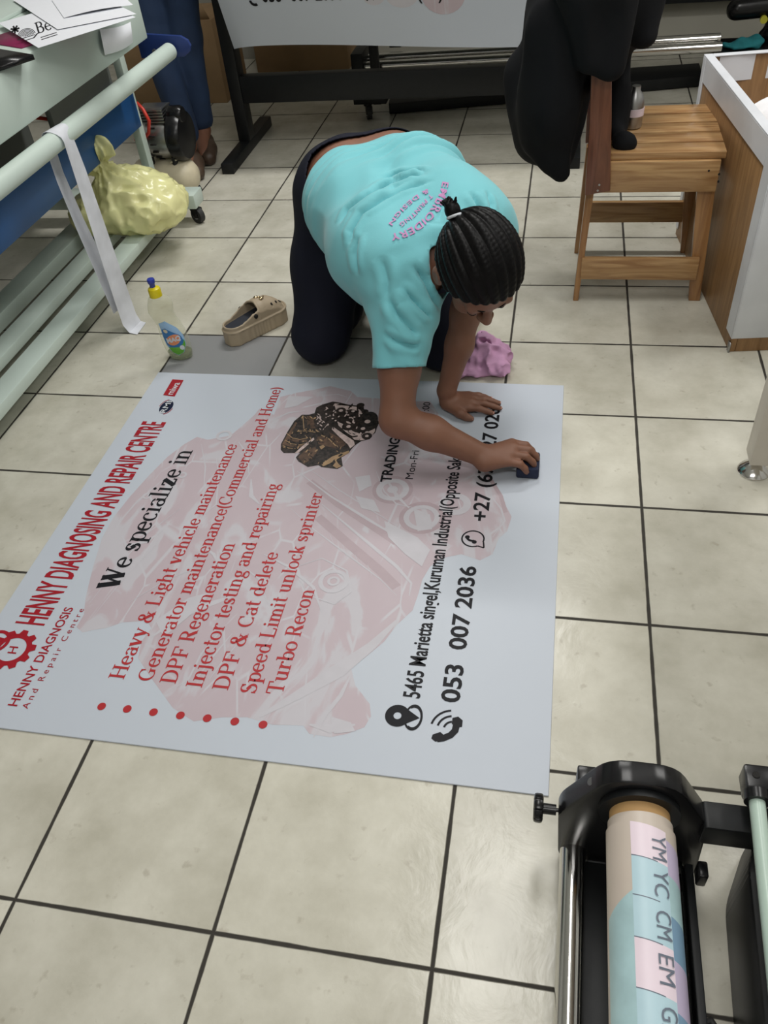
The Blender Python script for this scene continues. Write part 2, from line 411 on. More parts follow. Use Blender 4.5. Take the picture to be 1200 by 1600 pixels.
def _dot(x, y, r=.09): return [[np.array((x + r * math.cos(a), y + r * math.sin(a))) for a in np.linspace(0, 2 * PI, 13)[:-1]]]
def _ser(x, y, w=.16, t=.045): return [[np.array((x - w, y)), np.array((x + w, y)), np.array((x + w, y + t)), np.array((x - w, y + t))]]
X = .68                                    # x-height
def G(ch):
    c, ln, a, st, d = ch, _line, _arc, _stem, _dot
    if c == 'H': return st(.2, 0, 1, 'LR', 'LR') + st(.78, 0, 1, 'LR', 'LR') + ln((.2, .52), (.78, .52), TN), .98
    if c == 'W': return ln((.14, 1), (.42, 0), TH) + ln((.42, 0), (.66, .95), TN) + ln((.6, 1), (.88, 0), TH) + ln((.88, 0), (1.12, .98), TN) + _ser(.16, .955) + _ser(.62, .955) + _ser(1.12, .955, .12), 1.26
    if c == 'L': return st(.2, 0, 1, 'L', 'LR') + ln((.2, .03), (.72, .03), TN + .02) + ln((.71, 0), (.74, .26), TN), .82
    if c == 'G': return a(.5, .5, .38, .47, 50, 310) + st(.74, .06, .42, '', 'LR') + ln((.74, .96), (.76, .68), TN), .96
    if c == 'C': return a(.5, .5, .38, .47, 48, 312) + ln((.75, .98), (.77, .68), TN) + ln((.75, .02), (.77, .2), TN * .7), .90
    if c == 'D': return st(.2, 0, 1, 'L', 'L') + a(.38, .5, .44, .47, -90, 90) + ln((.2, .03), (.4, .03), TN) + ln((.2, .97), (.4, .97), TN), .94
    if c == 'P': return st(.2, 0, 1, 'LR', 'L') + a(.4, .73, .28, .24, -90, 90) + ln((.2, .97), (.42, .97), TN) + ln((.2, .49), (.42, .49), TN), .80
    if c == 'B': return st(.2, 0, 1, 'L', 'L') + a(.4, .75, .24, .22, -90, 90) + a(.42, .27, .28, .25, -90, 90) + ln((.2, .97), (.42, .97), TN) + ln((.2, .52), (.42, .52), TN) + ln((.2, .03), (.42, .03), TN), .82
    if c == 'R': return st(.2, 0, 1, 'LR', 'L') + a(.4, .74, .26, .23, -90, 90) + ln((.2, .97), (.42, .97), TN) + ln((.2, .51), (.42, .51), TN) + ln((.44, .5), (.76, .03), TH) + _ser(.8, 0, .11), .92
    if c == 'F': return st(.2, 0, 1, 'LR', 'L') + ln((.2, .97), (.72, .97), TN) + ln((.71, 1), (.74, .74), TN) + ln((.2, .52), (.55, .52), TN) + ln((.55, .4), (.55, .64), TN), .80
    if c == 'I': return st(.22, 0, 1, 'LR', 'LR'), .46
    if c == 'T': return st(.42, 0, 1, 'LR', '') + ln((.06, .97), (.78, .97), TN) + ln((.07, 1), (.05, .72), TN) + ln((.77, 1), (.79, .72), TN), .86
    if c == 'S': return a(.36, .73, .22, .24, 30, 240) + a(.36, .27, .25, .25, -150, 70) + ln((.28, .58), (.5, .44), TH) + ln((.56, .98), (.57, .74), TN) + ln((.12, .02), (.11, .28), TN), .72
    if c == '&': return a(.4, .77, .17, .2, 0, 360) + a(.38, .27, .28, .25, 60, 330) + ln((.3, .64), (.78, .03), TH) + ln((.62, .12), (.8, .5), TN) + _ser(.78, .48, .12) + _ser(.84, 0, .1), 1.0
    if c == '(': return a(.5, .4, .36, .66, 120, 240, 14), .36
    if c == ')': return a(-.14, .4, .36, .66, -60, 60, 14), .36
    if c == 'a': return a(.3, .49, .21, .17, 20, 165) + st(.5, .02, .5, 'R', '') + a(.3, .18, .2, .17, 40, 330), .66
    if c == 'e': return a(.34, X / 2, .25, .32, 20, 325) + ln((.1, .37), (.6, .37), TN) + ln((.585, .36), (.57, .47), TN * 1.5), .66
    if c == 'c': return a(.34, X / 2, .25, .32, 50, 318) + d(.5, .54, .075), .60
    if c == 'o': return a(.36, X / 2, .27, .32, 0, 360, 26), .72
    if c == 'd': return a(.34, X / 2, .24, .32, 0, 360, 24) + st(.56, 0, 1.02, 'R', 'L'), .76
    if c == 'b': return a(.40, X / 2, .24, .32, 0, 360, 24) + st(.18, .02, 1.02, '', 'L'), .72
    if c == 'p': return a(.42, X / 2, .24, .32, 0, 360, 24) + st(.2, -.3, X, 'LR', 'L'), .74
    if c == 'g': return a(.33, .45, .2, .21, 0, 360, 22) + a(.34, -.1, .26, .17, 0, 360, 24, TN * 1.6) + ln((.2, .26), (.16, .1), TN) + ln((.16, .1), (.5, .06), TH * .7) + ln((.48, .6), (.62, .64), TN * 1.3), .66
    if c == 'y': return ln((.1, X), (.36, .02), TH) + ln((.6, X), (.28, -.24), TN) + d(.2, -.24, .07) + _ser(.12, X - .045, .13) + _ser(.6, X - .045, .11), .70
    if c == 'v': return ln((.1, X), (.35, 0), TH) + ln((.35, 0), (.58, X), TN) + _ser(.12, X - .045, .13) + _ser(.58, X - .045, .11), .68
    if c == 'l': return st(.2, 0, 1.02, 'LR', 'L'), .40
    if c == 'i': return st(.2, 0, X, 'LR', 'L') + d(.18, .9), .40
    if c == 'j': return st(.2, -.12, X, '', 'L') + d(.2, .9) + a(.08, -.12, .12, .16, -130, 0, 8), .38
    if c == 'h': return st(.18, 0, 1.02, 'LR', 'L') + a(.39, .42, .2, .23, 0, 160, 12) + st(.59, 0, .44, 'LR', ''), .80
    if c == 'n': return st(.18, 0, X, 'LR', 'L') + a(.39, .42, .2, .23, 0, 160, 12) + st(.59, 0, .44, 'LR', ''), .80
    if c == 'm': return st(.18, 0, X, 'LR', 'L') + a(.37, .42, .18, .23, 0, 160, 12) + st(.55, 0, .44, 'LR', '') + a(.74, .42, .18, .23, 0, 160, 12) + st(.92, 0, .44, 'LR', ''), 1.12
    if c == 'r': return st(.18, 0, X, 'LR', 'L') + a(.42, .38, .22, .26, 70, 165, 8) + d(.5, .58, .08), .58
    if c == 's': return a(.28, .5, .16, .16, 30, 240, 12) + a(.28, .18, .18, .165, -150, 70, 12) + ln((.22, .4), (.38, .28), TH * .9) + ln((.44, .66), (.44, .5), TN) + ln((.1, .02), (.1, .18), TN), .56
    if c == 't': return st(.22, .1, .92, '', '') + a(.36, .14, .14, .12, 180, 300, 8) + ln((.06, X - .03), (.42, X - .03), TN), .46
    if c == 'u': return st(.18, .2, X, '', 'L') + a(.36, .24, .18, .22, 180, 330, 12) + st(.58, 0, X, 'R', 'L'), .80
    if c == 'k': return st(.18, 0, 1.02, 'LR', 'L') + ln((.2, .28), (.56, .64), TN) + ln((.34, .42), (.62, .03), TH) + _ser(.66, 0, .1) + _ser(.56, X - .045, .12), .78
    if c == 'z': return ln((.1, X - .03), (.52, X - .03), TN) + ln((.5, X), (.1, 0), TH * .9) + ln((.08, .03), (.54, .03), TN) + ln((.1, X), (.09, .5), TN) + ln((.53, .0), (.55, .2), TN), .62
    return [], .34
def serif(s, bold=1.0):
    global TH, TN
    k = (TH, TN); TH, TN = TH * bold, TN * bold
    V, Fs, x = [], [], 0.0
    for ch in s:
        polys, adv = G(ch)
        for p in polys:
            b = len(V); V += [(q[0] + x, q[1]) for q in p]; Fs.append(tuple(range(b, b + len(p))))
        x += adv
    TH, TN = k; V = np.array(V); V[:, 0] -= V[:, 0].min(); return V, Fs, V[:, 0].max()

# ------------------------------------------------------------------ printed banner on the floor
BZ = .0036                                      # top face of the sheet
def bpt(u, v, lay=0): p = at_z(u, v, BZ); return np.array((p[0], p[1], BZ + .0002 + lay * .0003))
class Ink:
    """flat printed marks, collected into one mesh"""
    def __init__(s, lay=1): s.mb = MB(); s.lay = lay; s.k = 0
    def up(s, P):                                  # every mark a hair above the last, so none coincide
        s.k += 1; return [np.array((p[0], p[1], p[2] + s.k * .000004)) for p in P]
    def text(s, t, p0, p1, cap, serif_=False, bold=0.0, space=1.0):
        """baseline from pixel p0 to p1 on the sheet, cap height towards -x reaching pixel cap"""
        V, Fs, w = serif(t, bold or 1.0) if serif_ else sans(t, bold, space)
        a = bpt(*p0, s.lay); b = bpt(*p1, s.lay); c = bpt(*cap, s.lay); x = (a[0] + b[0]) / 2; L = b[1] - a[1]; H = a[0] - c[0]
        P = [(x - H * v[1] + (b[0] - a[0]) * (v[0] / w - .5), a[1] + L * v[0] / w, a[2]) for v in V]
        P = s.up(P)
        if serif_:                               # strokes of a letter cross: keep them a hair apart
            for i, f in enumerate(Fs):
                for q in f: P[q] = P[q] + np.array((0, 0, (i % 12) * .000004))
        s.mb.raw(P, Fs); return s
    def poly(s, px, lay=None): s.mb.poly(s.up([bpt(*p, s.lay if lay is None else lay) for p in px])); return s
    def stroke(s, px, w, lay=None, taper=False):
        pts = [bpt(*p, s.lay if lay is None else lay) for p in px]; n = len(pts); L, R = [], []
        for i in range(n):
            t = pts[min(i + 1, n - 1)] - pts[max(i - 1, 0)]; t /= np.linalg.norm(t); q = np.array((-t[1], t[0], 0)) * w / 2 * ((1 - abs(2 * i / (n - 1) - 1) * .8) if taper else 1)
            L.append(pts[i] + q); R.append(pts[i] - q)
        s.mb.grid([s.up(L), [q + np.array((0, 0, s.k * .000004)) for q in R]]); return s
    def disc(s, c, r, inner=0.0, n=28, squash=1.0, a0=0, a1=360, world=None, lay=None):
        o = bpt(*c, s.lay if lay is None else lay) if world is None else np.array((world[0], world[1], BZ + .0002 + (s.lay if lay is None else lay) * .0003))
        A = np.radians(np.linspace(a0, a1, n + 1)); P = [o + np.array((r * squash * math.cos(a), r * math.sin(a), 0)) for a in A]
        if inner: Q = [o + np.array((inner * squash * math.cos(a), inner * math.sin(a), 0)) for a in A]; s.mb.grid([s.up(P), [q + np.array((0, 0, s.k * .000004)) for q in Q]])
        else: s.mb.poly(s.up(P[:-1]))
        return s
    def done(s, name, m, parent): return s.mb.build(name, m, parent, smooth=False)

BX0, BX1, BY0, BY1 = .3425, 1.5397, -2.4640, -1.2540
banner = empty('printed_banner', ((BX0 + BX1) / 2, (BY0 + BY1) / 2, 0), 'large white printed banner lying flat on the tiles, red and black workshop lettering', 'banner')
mb = MB(); mb.box(BX0, BX1, BY0, BY1, .0004, BZ, .0008, 1)
sheet = mb.build('sheet', M['banner'], banner)

def Z(x, y): return (100 + x / 1.5385, 580 + y / 1.5385)      # notes below were taken from an enlargement
ghost_outline = [(30, 615), (48, 585), (52, 545), (70, 470), (92, 400), (120, 350), (160, 300), (205, 250), (250, 205), (290, 175), (320, 158), (345, 165), (400, 155), (430, 130), (458, 105), (470, 90), (505, 105), (520, 62), (560, 52), (600, 45), (640, 36), (690, 48), (705, 62), (760, 66), (830, 72), (880, 72), (905, 110), (950, 160), (985, 172), (1000, 215), (1035, 280), (1060, 320), (1076, 350), (1065, 385), (1045, 402), (1030, 440), (1000, 455), (955, 440), (905, 450), (880, 470), (862, 500), (852, 535), (838, 575), (800, 610), (770, 650), (722, 690), (690, 712), (700, 755), (735, 800), (738, 830), (722, 856), (680, 872), (640, 880), (590, 872), (575, 852), (500, 850), (440, 832), (380, 832), (312, 842), (262, 810), (215, 745), (178, 690), (186, 650), (210, 618), (200, 600), (140, 604), (100, 618), (72, 622), (45, 628)]
def ghost_mat():
    m = bpy.data.materials.new('ink_ghost_engine'); m.use_nodes = True; nt = m.node_tree; n = nt.nodes; l = nt.links; b = n['Principled BSDF']
    tc = n.new('ShaderNodeTexCoord'); mp = n.new('ShaderNodeMapping'); mp.inputs['Rotation'].default_value = (0, 0, .55); mp.inputs['Scale'].default_value = (9, 4, 1)
    l.new(tc.outputs['Object'], mp.inputs['Vector'])
    no = n.new('ShaderNodeTexNoise'); no.inputs['Scale'].default_value = 1.0; no.inputs['Detail'].default_value = 3.5; no.inputs['Distortion'].default_value = 1.6
    l.new(mp.outputs['Vector'], no.inputs['Vector'])
    r = n.new('ShaderNodeValToRGB'); e = r.color_ramp.elements; e[0].position = .44; e[0].color = (.482, .402, .440, 1); e[1].position = .60; e[1].color = (.515, .495, .535, 1)
    x = r.color_ramp.elements.new(.54); x.color = (.490, .415, .452, 1)
    l.new(no.outputs['Fac'], r.inputs['Fac'])
    vo = n.new('ShaderNodeTexVoronoi'); vo.feature = 'DISTANCE_TO_EDGE'; vo.inputs['Scale'].default_value = 1.7; l.new(mp.outputs['Vector'], vo.inputs['Vector'])
    n2 = n.new('ShaderNodeTexNoise'); n2.inputs['Scale'].default_value = 1.3; l.new(mp.outputs['Vector'], n2.inputs['Vector'])
    e1 = n.new('ShaderNodeMapRange'); e1.inputs['From Min'].default_value = .012; e1.inputs['From Max'].default_value = .03; e1.inputs['To Min'].default_value = 1; e1.inputs['To Max'].default_value = 0; l.new(vo.outputs['Distance'], e1.inputs['Value'])
    e2 = n.new('ShaderNodeMapRange'); e2.inputs['From Min'].default_value = .48; e2.inputs['From Max'].default_value = .56; l.new(n2.outputs['Fac'], e2.inputs['Value'])
    e3 = n.new('ShaderNodeMath'); e3.operation = 'MULTIPLY'; l.new(e1.outputs[0], e3.inputs[0]); l.new(e2.outputs[0], e3.inputs[1])
    mx = n.new('ShaderNodeMix'); mx.data_type = 'RGBA'; l.new(e3.outputs[0], mx.inputs['Factor']); l.new(r.outputs['Color'], mx.inputs['A']); mx.inputs['B'].default_value = (.525, .51, .55, 1)
    l.new(mx.outputs['Result'], b.inputs['Base Color']); b.inputs['Roughness'].default_value = .5
    return m
M['ghost'] = ghost_mat(); M['pale'] = mat('ink_pale', (.525, .51, .55), .45, var=.03, spec=.3); M['ghost_dark'] = mat('ink_ghost_dark', (.43, .345, .375), .45, var=.03, spec=.3)
Ink(0).poly([Z(*p) for p in ghost_outline]).done('faded_engine_print', M['ghost'], banner)
pk = Ink(1)     # pale highlights of the faded engine
for pts, w in [([(560, 240), (640, 300), (720, 350), (790, 392), (820, 412)], .008), ([(585, 232), (660, 285), (740, 335), (800, 372)], .004), ([(620, 320), (680, 370), (740, 420), (800, 470), (835, 510), (830, 540)], .010),
               ([(545, 330), (600, 380), (680, 440), (760, 500), (800, 540)], .004), ([(470, 830), (560, 780), (660, 720), (740, 660), (800, 600)], .034), ([(520, 810), (600, 760), (700, 690)], .012),
               ([(60, 560), (130, 470), (200, 390), (280, 330)], .004), ([(70, 590), (150, 490), (230, 410)], .003), ([(120, 380), (170, 320), (250, 250)], .005), ([(140, 395), (150, 420), (200, 410), (240, 380)], .012),
               ([(210, 640), (280, 590), (350, 560), (410, 540)], .020), ([(380, 620), (330, 680), (300, 740), (270, 760)], .006), ([(405, 630), (355, 690), (320, 740)], .005), ([(430, 640), (380, 700), (350, 740)], .004),
               ([(600, 880), (625, 830), (665, 780), (690, 730)], .012), ([(590, 850), (640, 860), (700, 850)], .018), ([(770, 250), (800, 300), (830, 330)], .010), ([(750, 240), (770, 290), (800, 320), (850, 330)], .005),
               ([(900, 90), (880, 130), (900, 170), (960, 190)], .006), ([(1010, 280), (1050, 330), (1060, 360), (1030, 400)], .006), ([(600, 60), (660, 56), (690, 66)], .004), ([(500, 120), (540, 100), (580, 95)], .007),
               ([(330, 175), (340, 230), (335, 300)], .004), ([(365, 200), (372, 250), (366, 320), (330, 350)], .005), ([(420, 170), (440, 200), (445, 250)], .008), ([(450, 260), (450, 300), (470, 320)], .012), ([(150, 560), (250, 500), (330, 470)], .003),
               ([(560, 470), (620, 450), (680, 480), (690, 530), (650, 560), (590, 540), (565, 500)], .006), ([(480, 440), (540, 470), (600, 520), (620, 580)], .010), ([(430, 470), (470, 500), (490, 560)], .005),
               ([(640, 395), (650, 420)], .005), ([(670, 418), (680, 445)], .005), ([(700, 442), (710, 468)], .005), ([(730, 466), (740, 492)], .005), ([(330, 420), (360, 440), (380, 480)], .008)]:
    pk.stroke([Z(*p) for p in pts], w, taper=True)
for c, r, q in [((648, 505), .034, .024), ((648, 505), .014, .008), ((790, 285), .040, .026), ((790, 285), .013, .001), ((860, 352), .042, .030), ((940, 320), .038, .02), ((385, 155), .022, .014), ((390, 430), .016, .010), ((200, 300), .012, .007), ((285, 250), .012, .006)]:
    pk.disc(Z(*c), r, q)
for pts in [[(770, 360), (850, 400), (880, 430), (860, 470), (820, 440), (780, 400)], [(840, 330), (880, 345), (885, 380), (850, 385)], [(700, 255), (735, 250), (740, 275), (710, 290)], [(700, 300), (745, 310), (760, 340), (715, 330)], [(340, 290), (352, 288), (356, 300), (345, 304)], [(870, 120), (925, 160), (955, 165), (920, 130)],
            [(540, 60), (600, 62), (560, 84), (530, 90)], [(220, 600), (300, 545), (360, 530), (300, 590), (240, 640)], [(640, 830), (690, 845), (700, 866), (650, 872)]]:
    pk.poly([Z(*p) for p in pts])
pk.done('engine_print_highlights', M['pale'], banner)
dk = Ink(.55)
for pts, w in [([(590, 265), (660, 320), (740, 372), (800, 412)], .020), ([(610, 350), (690, 420), (760, 480), (800, 520)], .022), ([(1000, 220), (1050, 300), (1062, 340)], .010), ([(930, 150), (965, 180), (985, 220)], .014)]:
    dk.stroke([Z(*p) for p in pts], w)
dk.disc(Z(790, 285), .050, .041).disc(Z(860, 352), .054, .043)
dk.done('engine_print_shadows', M['ghost_dark'], banner)

# small sharp engine photograph
def E6(x, y): return (430 + x / 6.667, 610 + y / 6.667)
ep = empty('engine_picture', (0, 0, 0), '', ''); del ep['label'], ep['category']; ep.parent = banner; ep.location = (0, 0, 0)
M['eng_dark'] = mat('ink_engine_dark', (.030, .022, .019), .35, var=.95, scale=130)
M['eng_brown'] = mat('ink_engine_brown', lin((92, 70, 56)), .35, var=.45, scale=70, coat=.2)
M['eng_tan'] = mat('ink_engine_tan', lin((168, 138, 104)), .35, var=.2, scale=60, coat=.2)
M['eng_light'] = mat('ink_engine_light', lin((196, 176, 172)), .35, var=.25, scale=80, coat=.2)
a = Ink(2)
a.poly([E6(*p) for p in [(60, 560), (130, 430), (200, 320), (280, 255), (350, 255), (410, 240), (430, 180), (490, 150), (560, 130), (600, 118), (680, 130), (760, 150), (850, 160), (880, 140), (920, 150), (925, 195), (960, 225), (955, 255), (1030, 270), (1085, 335), (1060, 390), (1045, 440), (1010, 470), (985, 510), (900, 530), (830, 575), (790, 620), (770, 650), (690, 700), (705, 790), (650, 820), (590, 815), (480, 800), (450, 780), (340, 800), (240, 740), (215, 700), (260, 650), (210, 655), (90, 655), (58, 620)]])
a.done('engine_picture_dark', M['eng_dark'], banner)
a = Ink(3)
for pts in [[(75, 560), (150, 430), (215, 330), (230, 345), (170, 450), (110, 560), (90, 610)], [(330, 270), (365, 270), (360, 350), (335, 370)], [(120, 470), (200, 510), (330, 520), (330, 540), (200, 540), (120, 500)], [(95, 540), (170, 570), (300, 570), (300, 590), (170, 595), (90, 570)], [(240, 700), (300, 640), (420, 590), (440, 640), (380, 720), (300, 770)],
            [(440, 490), (520, 470), (640, 560), (650, 610), (560, 590), (450, 560)], [(350, 290), (400, 300), (420, 400), (370, 400)], [(560, 440), (680, 500), (740, 570), (680, 600), (600, 520)]]:
    a.poly([E6(*p) for p in pts])
a.done('engine_picture_brown', M['eng_brown'], banner)
a = Ink(4)
for pts in [[(480, 770), (600, 690), (770, 630), (770, 655), (680, 700), (560, 770), (500, 795)], [(600, 790), (640, 740), (660, 770), (690, 795), (640, 815)], [(460, 590), (500, 570), (520, 590), (480, 620)]]:
    a.poly([E6(*p) for p in pts])
for pts, w in [([(120, 450), (180, 500), (260, 515), (340, 500)], .002), ([(100, 520), (170, 560), (250, 572), (310, 560)], .002), ([(80, 580), (140, 605), (220, 610)], .002), ([(230, 430), (330, 425), (420, 440)], .003), ([(290, 280), (300, 400)], .002), ([(480, 470), (560, 510), (650, 600)], .003)]:
    a.stroke([E6(*p) for p in pts], w)
a.done('engine_picture_tan', M['eng_tan'], banner)
a = Ink(4)
for pts in [[(205, 655), (300, 570), (400, 495), (410, 515), (320, 590), (240, 655)], [(600, 380), (700, 450), (820, 530), (830, 570), (780, 610), (760, 570), (660, 480), (590, 410)], [(650, 330), (720, 360), (810, 430), (900, 460), (980, 430), (1040, 400), (1040, 430), (990, 500), (900, 525), (830, 520), (740, 440), (660, 370)],
            [(620, 160), (700, 160), (850, 175), (850, 215), (780, 200), (700, 240), (640, 240)], [(620, 140), (670, 145), (600, 170)], [(870, 215), (925, 235), (870, 270)], [(455, 270), (480, 275), (475, 330), (455, 340)]]:
    a.poly([E6(*p) for p in pts])
a.done('engine_picture_light', M['eng_light'], banner)
a = Ink(5)
a.disc(E6(970, 325), .042, squash=.62).disc(E6(920, 400), .016).disc(E6(765, 380), .018, .006).disc(E6(955, 480), .014, .005).disc(E6(770, 280), .034, squash=.7).disc(E6(890, 160), .011).disc(E6(935, 225), .010).disc(E6(685, 215), .014, .006).disc(E6(615, 310), .014, .004)
a.stroke([E6(*p) for p in [(520, 300), (620, 370), (720, 440), (800, 490), (860, 480)]], .006)
a.done('engine_picture_pulleys', M['eng_dark'], banner)
a = Ink(6)
a.disc(E6(962, 330), .008).disc(E6(915, 403), .006).disc(E6(765, 382), .006).disc(E6(812, 222), .005).disc(E6(760, 262), .003).disc(E6(780, 290), .003).disc(E6(825, 285), .003).disc(E6(600, 300), .003).disc(E6(630, 320), .003)
a.done('engine_picture_glints', M['eng_light'], banner)
bpy.data.objects.remove(ep)
def inside(p, poly):
    c = False
    for i in range(len(poly)):
        (x1, y1), (x2, y2) = poly[i - 1], poly[i]
        if (y1 > p[1]) != (y2 > p[1]) and p[0] < (x2 - x1) * (p[1] - y1) / (y2 - y1) + x1: c = not c
    return c
upper = [(440, 200), (600, 130), (850, 170), (950, 230), (860, 300), (1000, 420), (980, 500), (830, 560), (640, 400), (480, 440), (420, 350)]
lower = [(80, 600), (150, 440), (290, 270), (420, 260), (430, 420), (640, 440), (780, 600), (640, 740), (480, 790), (330, 780), (230, 700), (330, 540), (200, 630)]
for nm, mm, poly, cnt, sz, lay in (('engine_picture_flecks_light', 'eng_light', upper, 60, 13, 4.4), ('engine_picture_flecks_dark', 'eng_dark', upper, 60, 12, 4.7), ('engine_picture_flecks_tan', 'eng_tan', lower, 46, 10, 4.4), ('engine_picture_flecks_shadow', 'eng_dark', lower, 60, 14, 4.7)):
    a = Ink(lay)
    for _ in range(cnt):
        while True:
            c = (random.uniform(60, 1050), random.uniform(130, 800))
            if inside(c, poly): break
        t = random.choice((.6, .7, -.9, 2.2)) + random.gauss(0, .2); L = random.uniform(.5, 2.2) * sz; W_ = random.uniform(.25, .8) * sz
        u = (math.cos(t), math.sin(t)); a.poly([E6(c[0] + u[0] * L * p - u[1] * W_ * q, c[1] + u[1] * L * p + u[0] * W_ * q) for p, q in ((-1, -.6), (.2, -1), (1, -.2), (.7, .8), (-.6, .9))])
    a.done(nm, M[mm], banner)

# words
Ink(2).text('HENNY DIAGNOSING AND REPAIR CENTRE', (69, 978), (260, 660), (24, 973), bold=.022).done('heading_lettering', M['red'], banner)['label'] = 'red capital heading'
Ink(2).text('HENNY DIAGNOSIS', (26.5, 1104), (115.5, 950), (12, 1102), bold=.012).text('And Repair Centre', (43, 1108), (132, 952), (34, 1106), space=1.5).done('logo_lettering', M['red'], banner)
a = Ink(2).text('We specialize in', (182, 922), (302, 704), (149, 921), True, 1.75); a.done('subheading_lettering', M['black_ink'], banner)['label'] = 'black serif subheading'
a = Ink(2)
for t, p0, p1, cap in [('Heavy & Light vehicle maintenance', (193, 1062), (371.5, 695), (169, 1059)), ('Generator maintenance(Commercial and Home)', (237, 1065), (441, 606), (213, 1062)), ('DPF Regeneration', (274, 1069), (368, 850), (249, 1066)),
                       ('Injector testing and repairing', (315, 1075), (437, 757), (290, 1072)), ('DPF & Cat delete', (356, 1079), (436, 864), (331, 1076)), ('Speed Limit unlock sprinter', (399, 1084), (505, 771), (374, 1081)), ('Turbo Recon', (441, 1086), (492, 922), (415, 1083))]:
    a.text(t, p0, p1, cap, True, 1.38)
a.done('list_lettering', M['textred'], banner)['label'] = 'red serif list of services'
for c in [(159, 1104), (199, 1108), (240, 1113), (282, 1118), (324, 1122.5), (367, 1127.5), (411, 1132.5)]:
    Ink(2).disc(c, .0085).done('list_bullet', M['textred'], banner)
Ink(2).text('TRADING HOURS', (611, 754), (637, 633), (594, 752), bold=.028).done('trading_hours_heading', M['black_ink'], banner)
Ink(2).text('Mon-Fri  08:00 - 17:00', (645, 749), (673, 629), (633, 748)).done('trading_hours_lettering', M['black_ink'], banner)
Ink(2).text('5465 Marietta singel,Kuruman Industrial(Opposite Sak', (656, 1092), (722, 716), (629, 1090), bold=.018).done('address_lettering', M['black_ink'], banner)
Ink(2).text('053  007 2036', (718, 1099), (745, 886), (688, 1097), bold=.022).done('phone_lettering', M['black_ink'], banner)
Ink(2).text('+27 (67) 427 0268', (762, 815), (783, 627), (737, 812), bold=.020).done('phone_lettering', M['black_ink'], banner)
# pin, telephone and chat marks
def wpt(p): q = bpt(*p); return q
a = Ink(2); c = bpt(624, 1121); 
a.disc(None, .0235, .0075, 30, world=(c[0] - .004, c[1] + .003))
a.mb.poly([(c[0] + .006 + dx, c[1] + .003 + dy, c[2] + .0004) for dx, dy in [(-.002, .0215), (.032, 0), (-.002, -.0215), (-.003, -.0075), (-.0025, .0075)]])
a.disc(None, .028, .021, 30, squash=.62, a0=-120, a1=120, world=(c[0] + .026, c[1] + .003))
a.disc(None, .028, .023, 14, squash=.62, a0=120, a1=150, world=(c[0] + .026, c[1] + .003)).disc(None, .028, .023, 14, squash=.62, a0=210, a1=240, world=(c[0] + .026, c[1] + .003))
a.done('map_pin_icon', M['black_ink'], banner)
a = Ink(2); h = [(714, 1130), (711, 1142), (704, 1149), (692, 1154), (683, 1155)]
a.stroke(h, .013); a.poly([(707, 1122), (716, 1120), (723, 1126), (722, 1136), (711, 1137), (706, 1131)]); a.poly([(676, 1148), (688, 1144), (695, 1150), (692, 1158), (680, 1159), (674, 1154)])
for r, w in ((.018, .004), (.030, .004), (.042, .004)): a.disc(None, r, r - w, 12, a0=100, a1=170, world=(bpt(707, 1140)[0], bpt(707, 1140)[1]))
a.done('telephone_icon', M['black_ink'], banner)
a = Ink(2); c = bpt(739, 842); a.disc(None, .0265, .0230, 34, a0=-20, a1=300, world=c); 
for p, q in [((c[0] + .0245, c[1] - .0085), (c[0] + .027, c[1] - .026)), ((c[0] + .027, c[1] - .026), (c[0] + .0125, c[1] - .0215))]:
    d = nrm((q[0] - p[0], q[1] - p[1], 0)); n_ = np.array((-d[1], d[0], 0)) * .0017; p3 = np.array((*p, c[2] + .0004)); q3 = np.array((*q, c[2] + .0004)); a.mb.poly([p3 + n_, p3 - n_, q3 - n_, q3 + n_])
a.disc(None, .016, .010, 14, a0=200, a1=290, world=(c[0] - .001, c[1] + .006)); a.disc(None, .0055, world=(c[0] - .013, c[1] + .004)).disc(None, .0055, world=(c[0] + .004, c[1] - .010))
a.done('chat_icon', M['black_ink'], banner)
# badges at the top corner
a = Ink(2).poly([(269.5, 593), (287, 594.2), (273, 619.8), (255, 617.6)]); a.done('red_badge', M['red'], banner)
Ink(3).text('miwa', (270, 617.2), (282, 598.5), (259.5, 616.5), bold=.01).done('red_badge_lettering', M['white_ink'], banner)
c = bpt(260, 636); Ink(2).disc(None, .030, 0, 34, squash=.62, world=(c[0], c[1])).done('navy_badge', M['navy_ink'], banner)
Ink(2).disc(None, .036, .033, 20, squash=.62, a0=100, a1=178, world=(c[0], c[1] + .0)).disc(None, .036, .033, 20, squash=.62, a0=-80, a1=-10, world=c).done('badge_swoosh', M['red'], banner)
Ink(3).text('RMI', (257.5, 645.5), (269.5, 627.5), (249, 645), bold=.012).done('navy_badge_lettering', M['white_ink'], banner)
# gear emblem
c = bpt(19, 1015); a = Ink(2); R1 = .0415
a.disc(None, R1, .030, 40, world=c)
for k in range(10):
    an = 2 * PI * k / 10 + .2; t = np.array((math.cos(an), math.sin(an), 0)); n_ = np.array((-t[1], t[0], 0)); o = np.array((c[0], c[1], c[2] + .0009))
    a.mb.poly([o + t * (R1 - .002) + n_ * .010, o + t * (R1 - .002) - n_ * .010, o + t * (R1 + .010) - n_ * .0065, o + t * (R1 + .010) + n_ * .0065])
a.disc(None, .030, .022, 30, world=(c[0] - .046, c[1] + .016)); a.disc(None, .02, 0, 20, world=(c[0] - .046, c[1] - .02))
a.text('H', (25, 1022), (29, 1011), (12, 1020), bold=.01); a.done('gear_emblem', M['red'], banner)

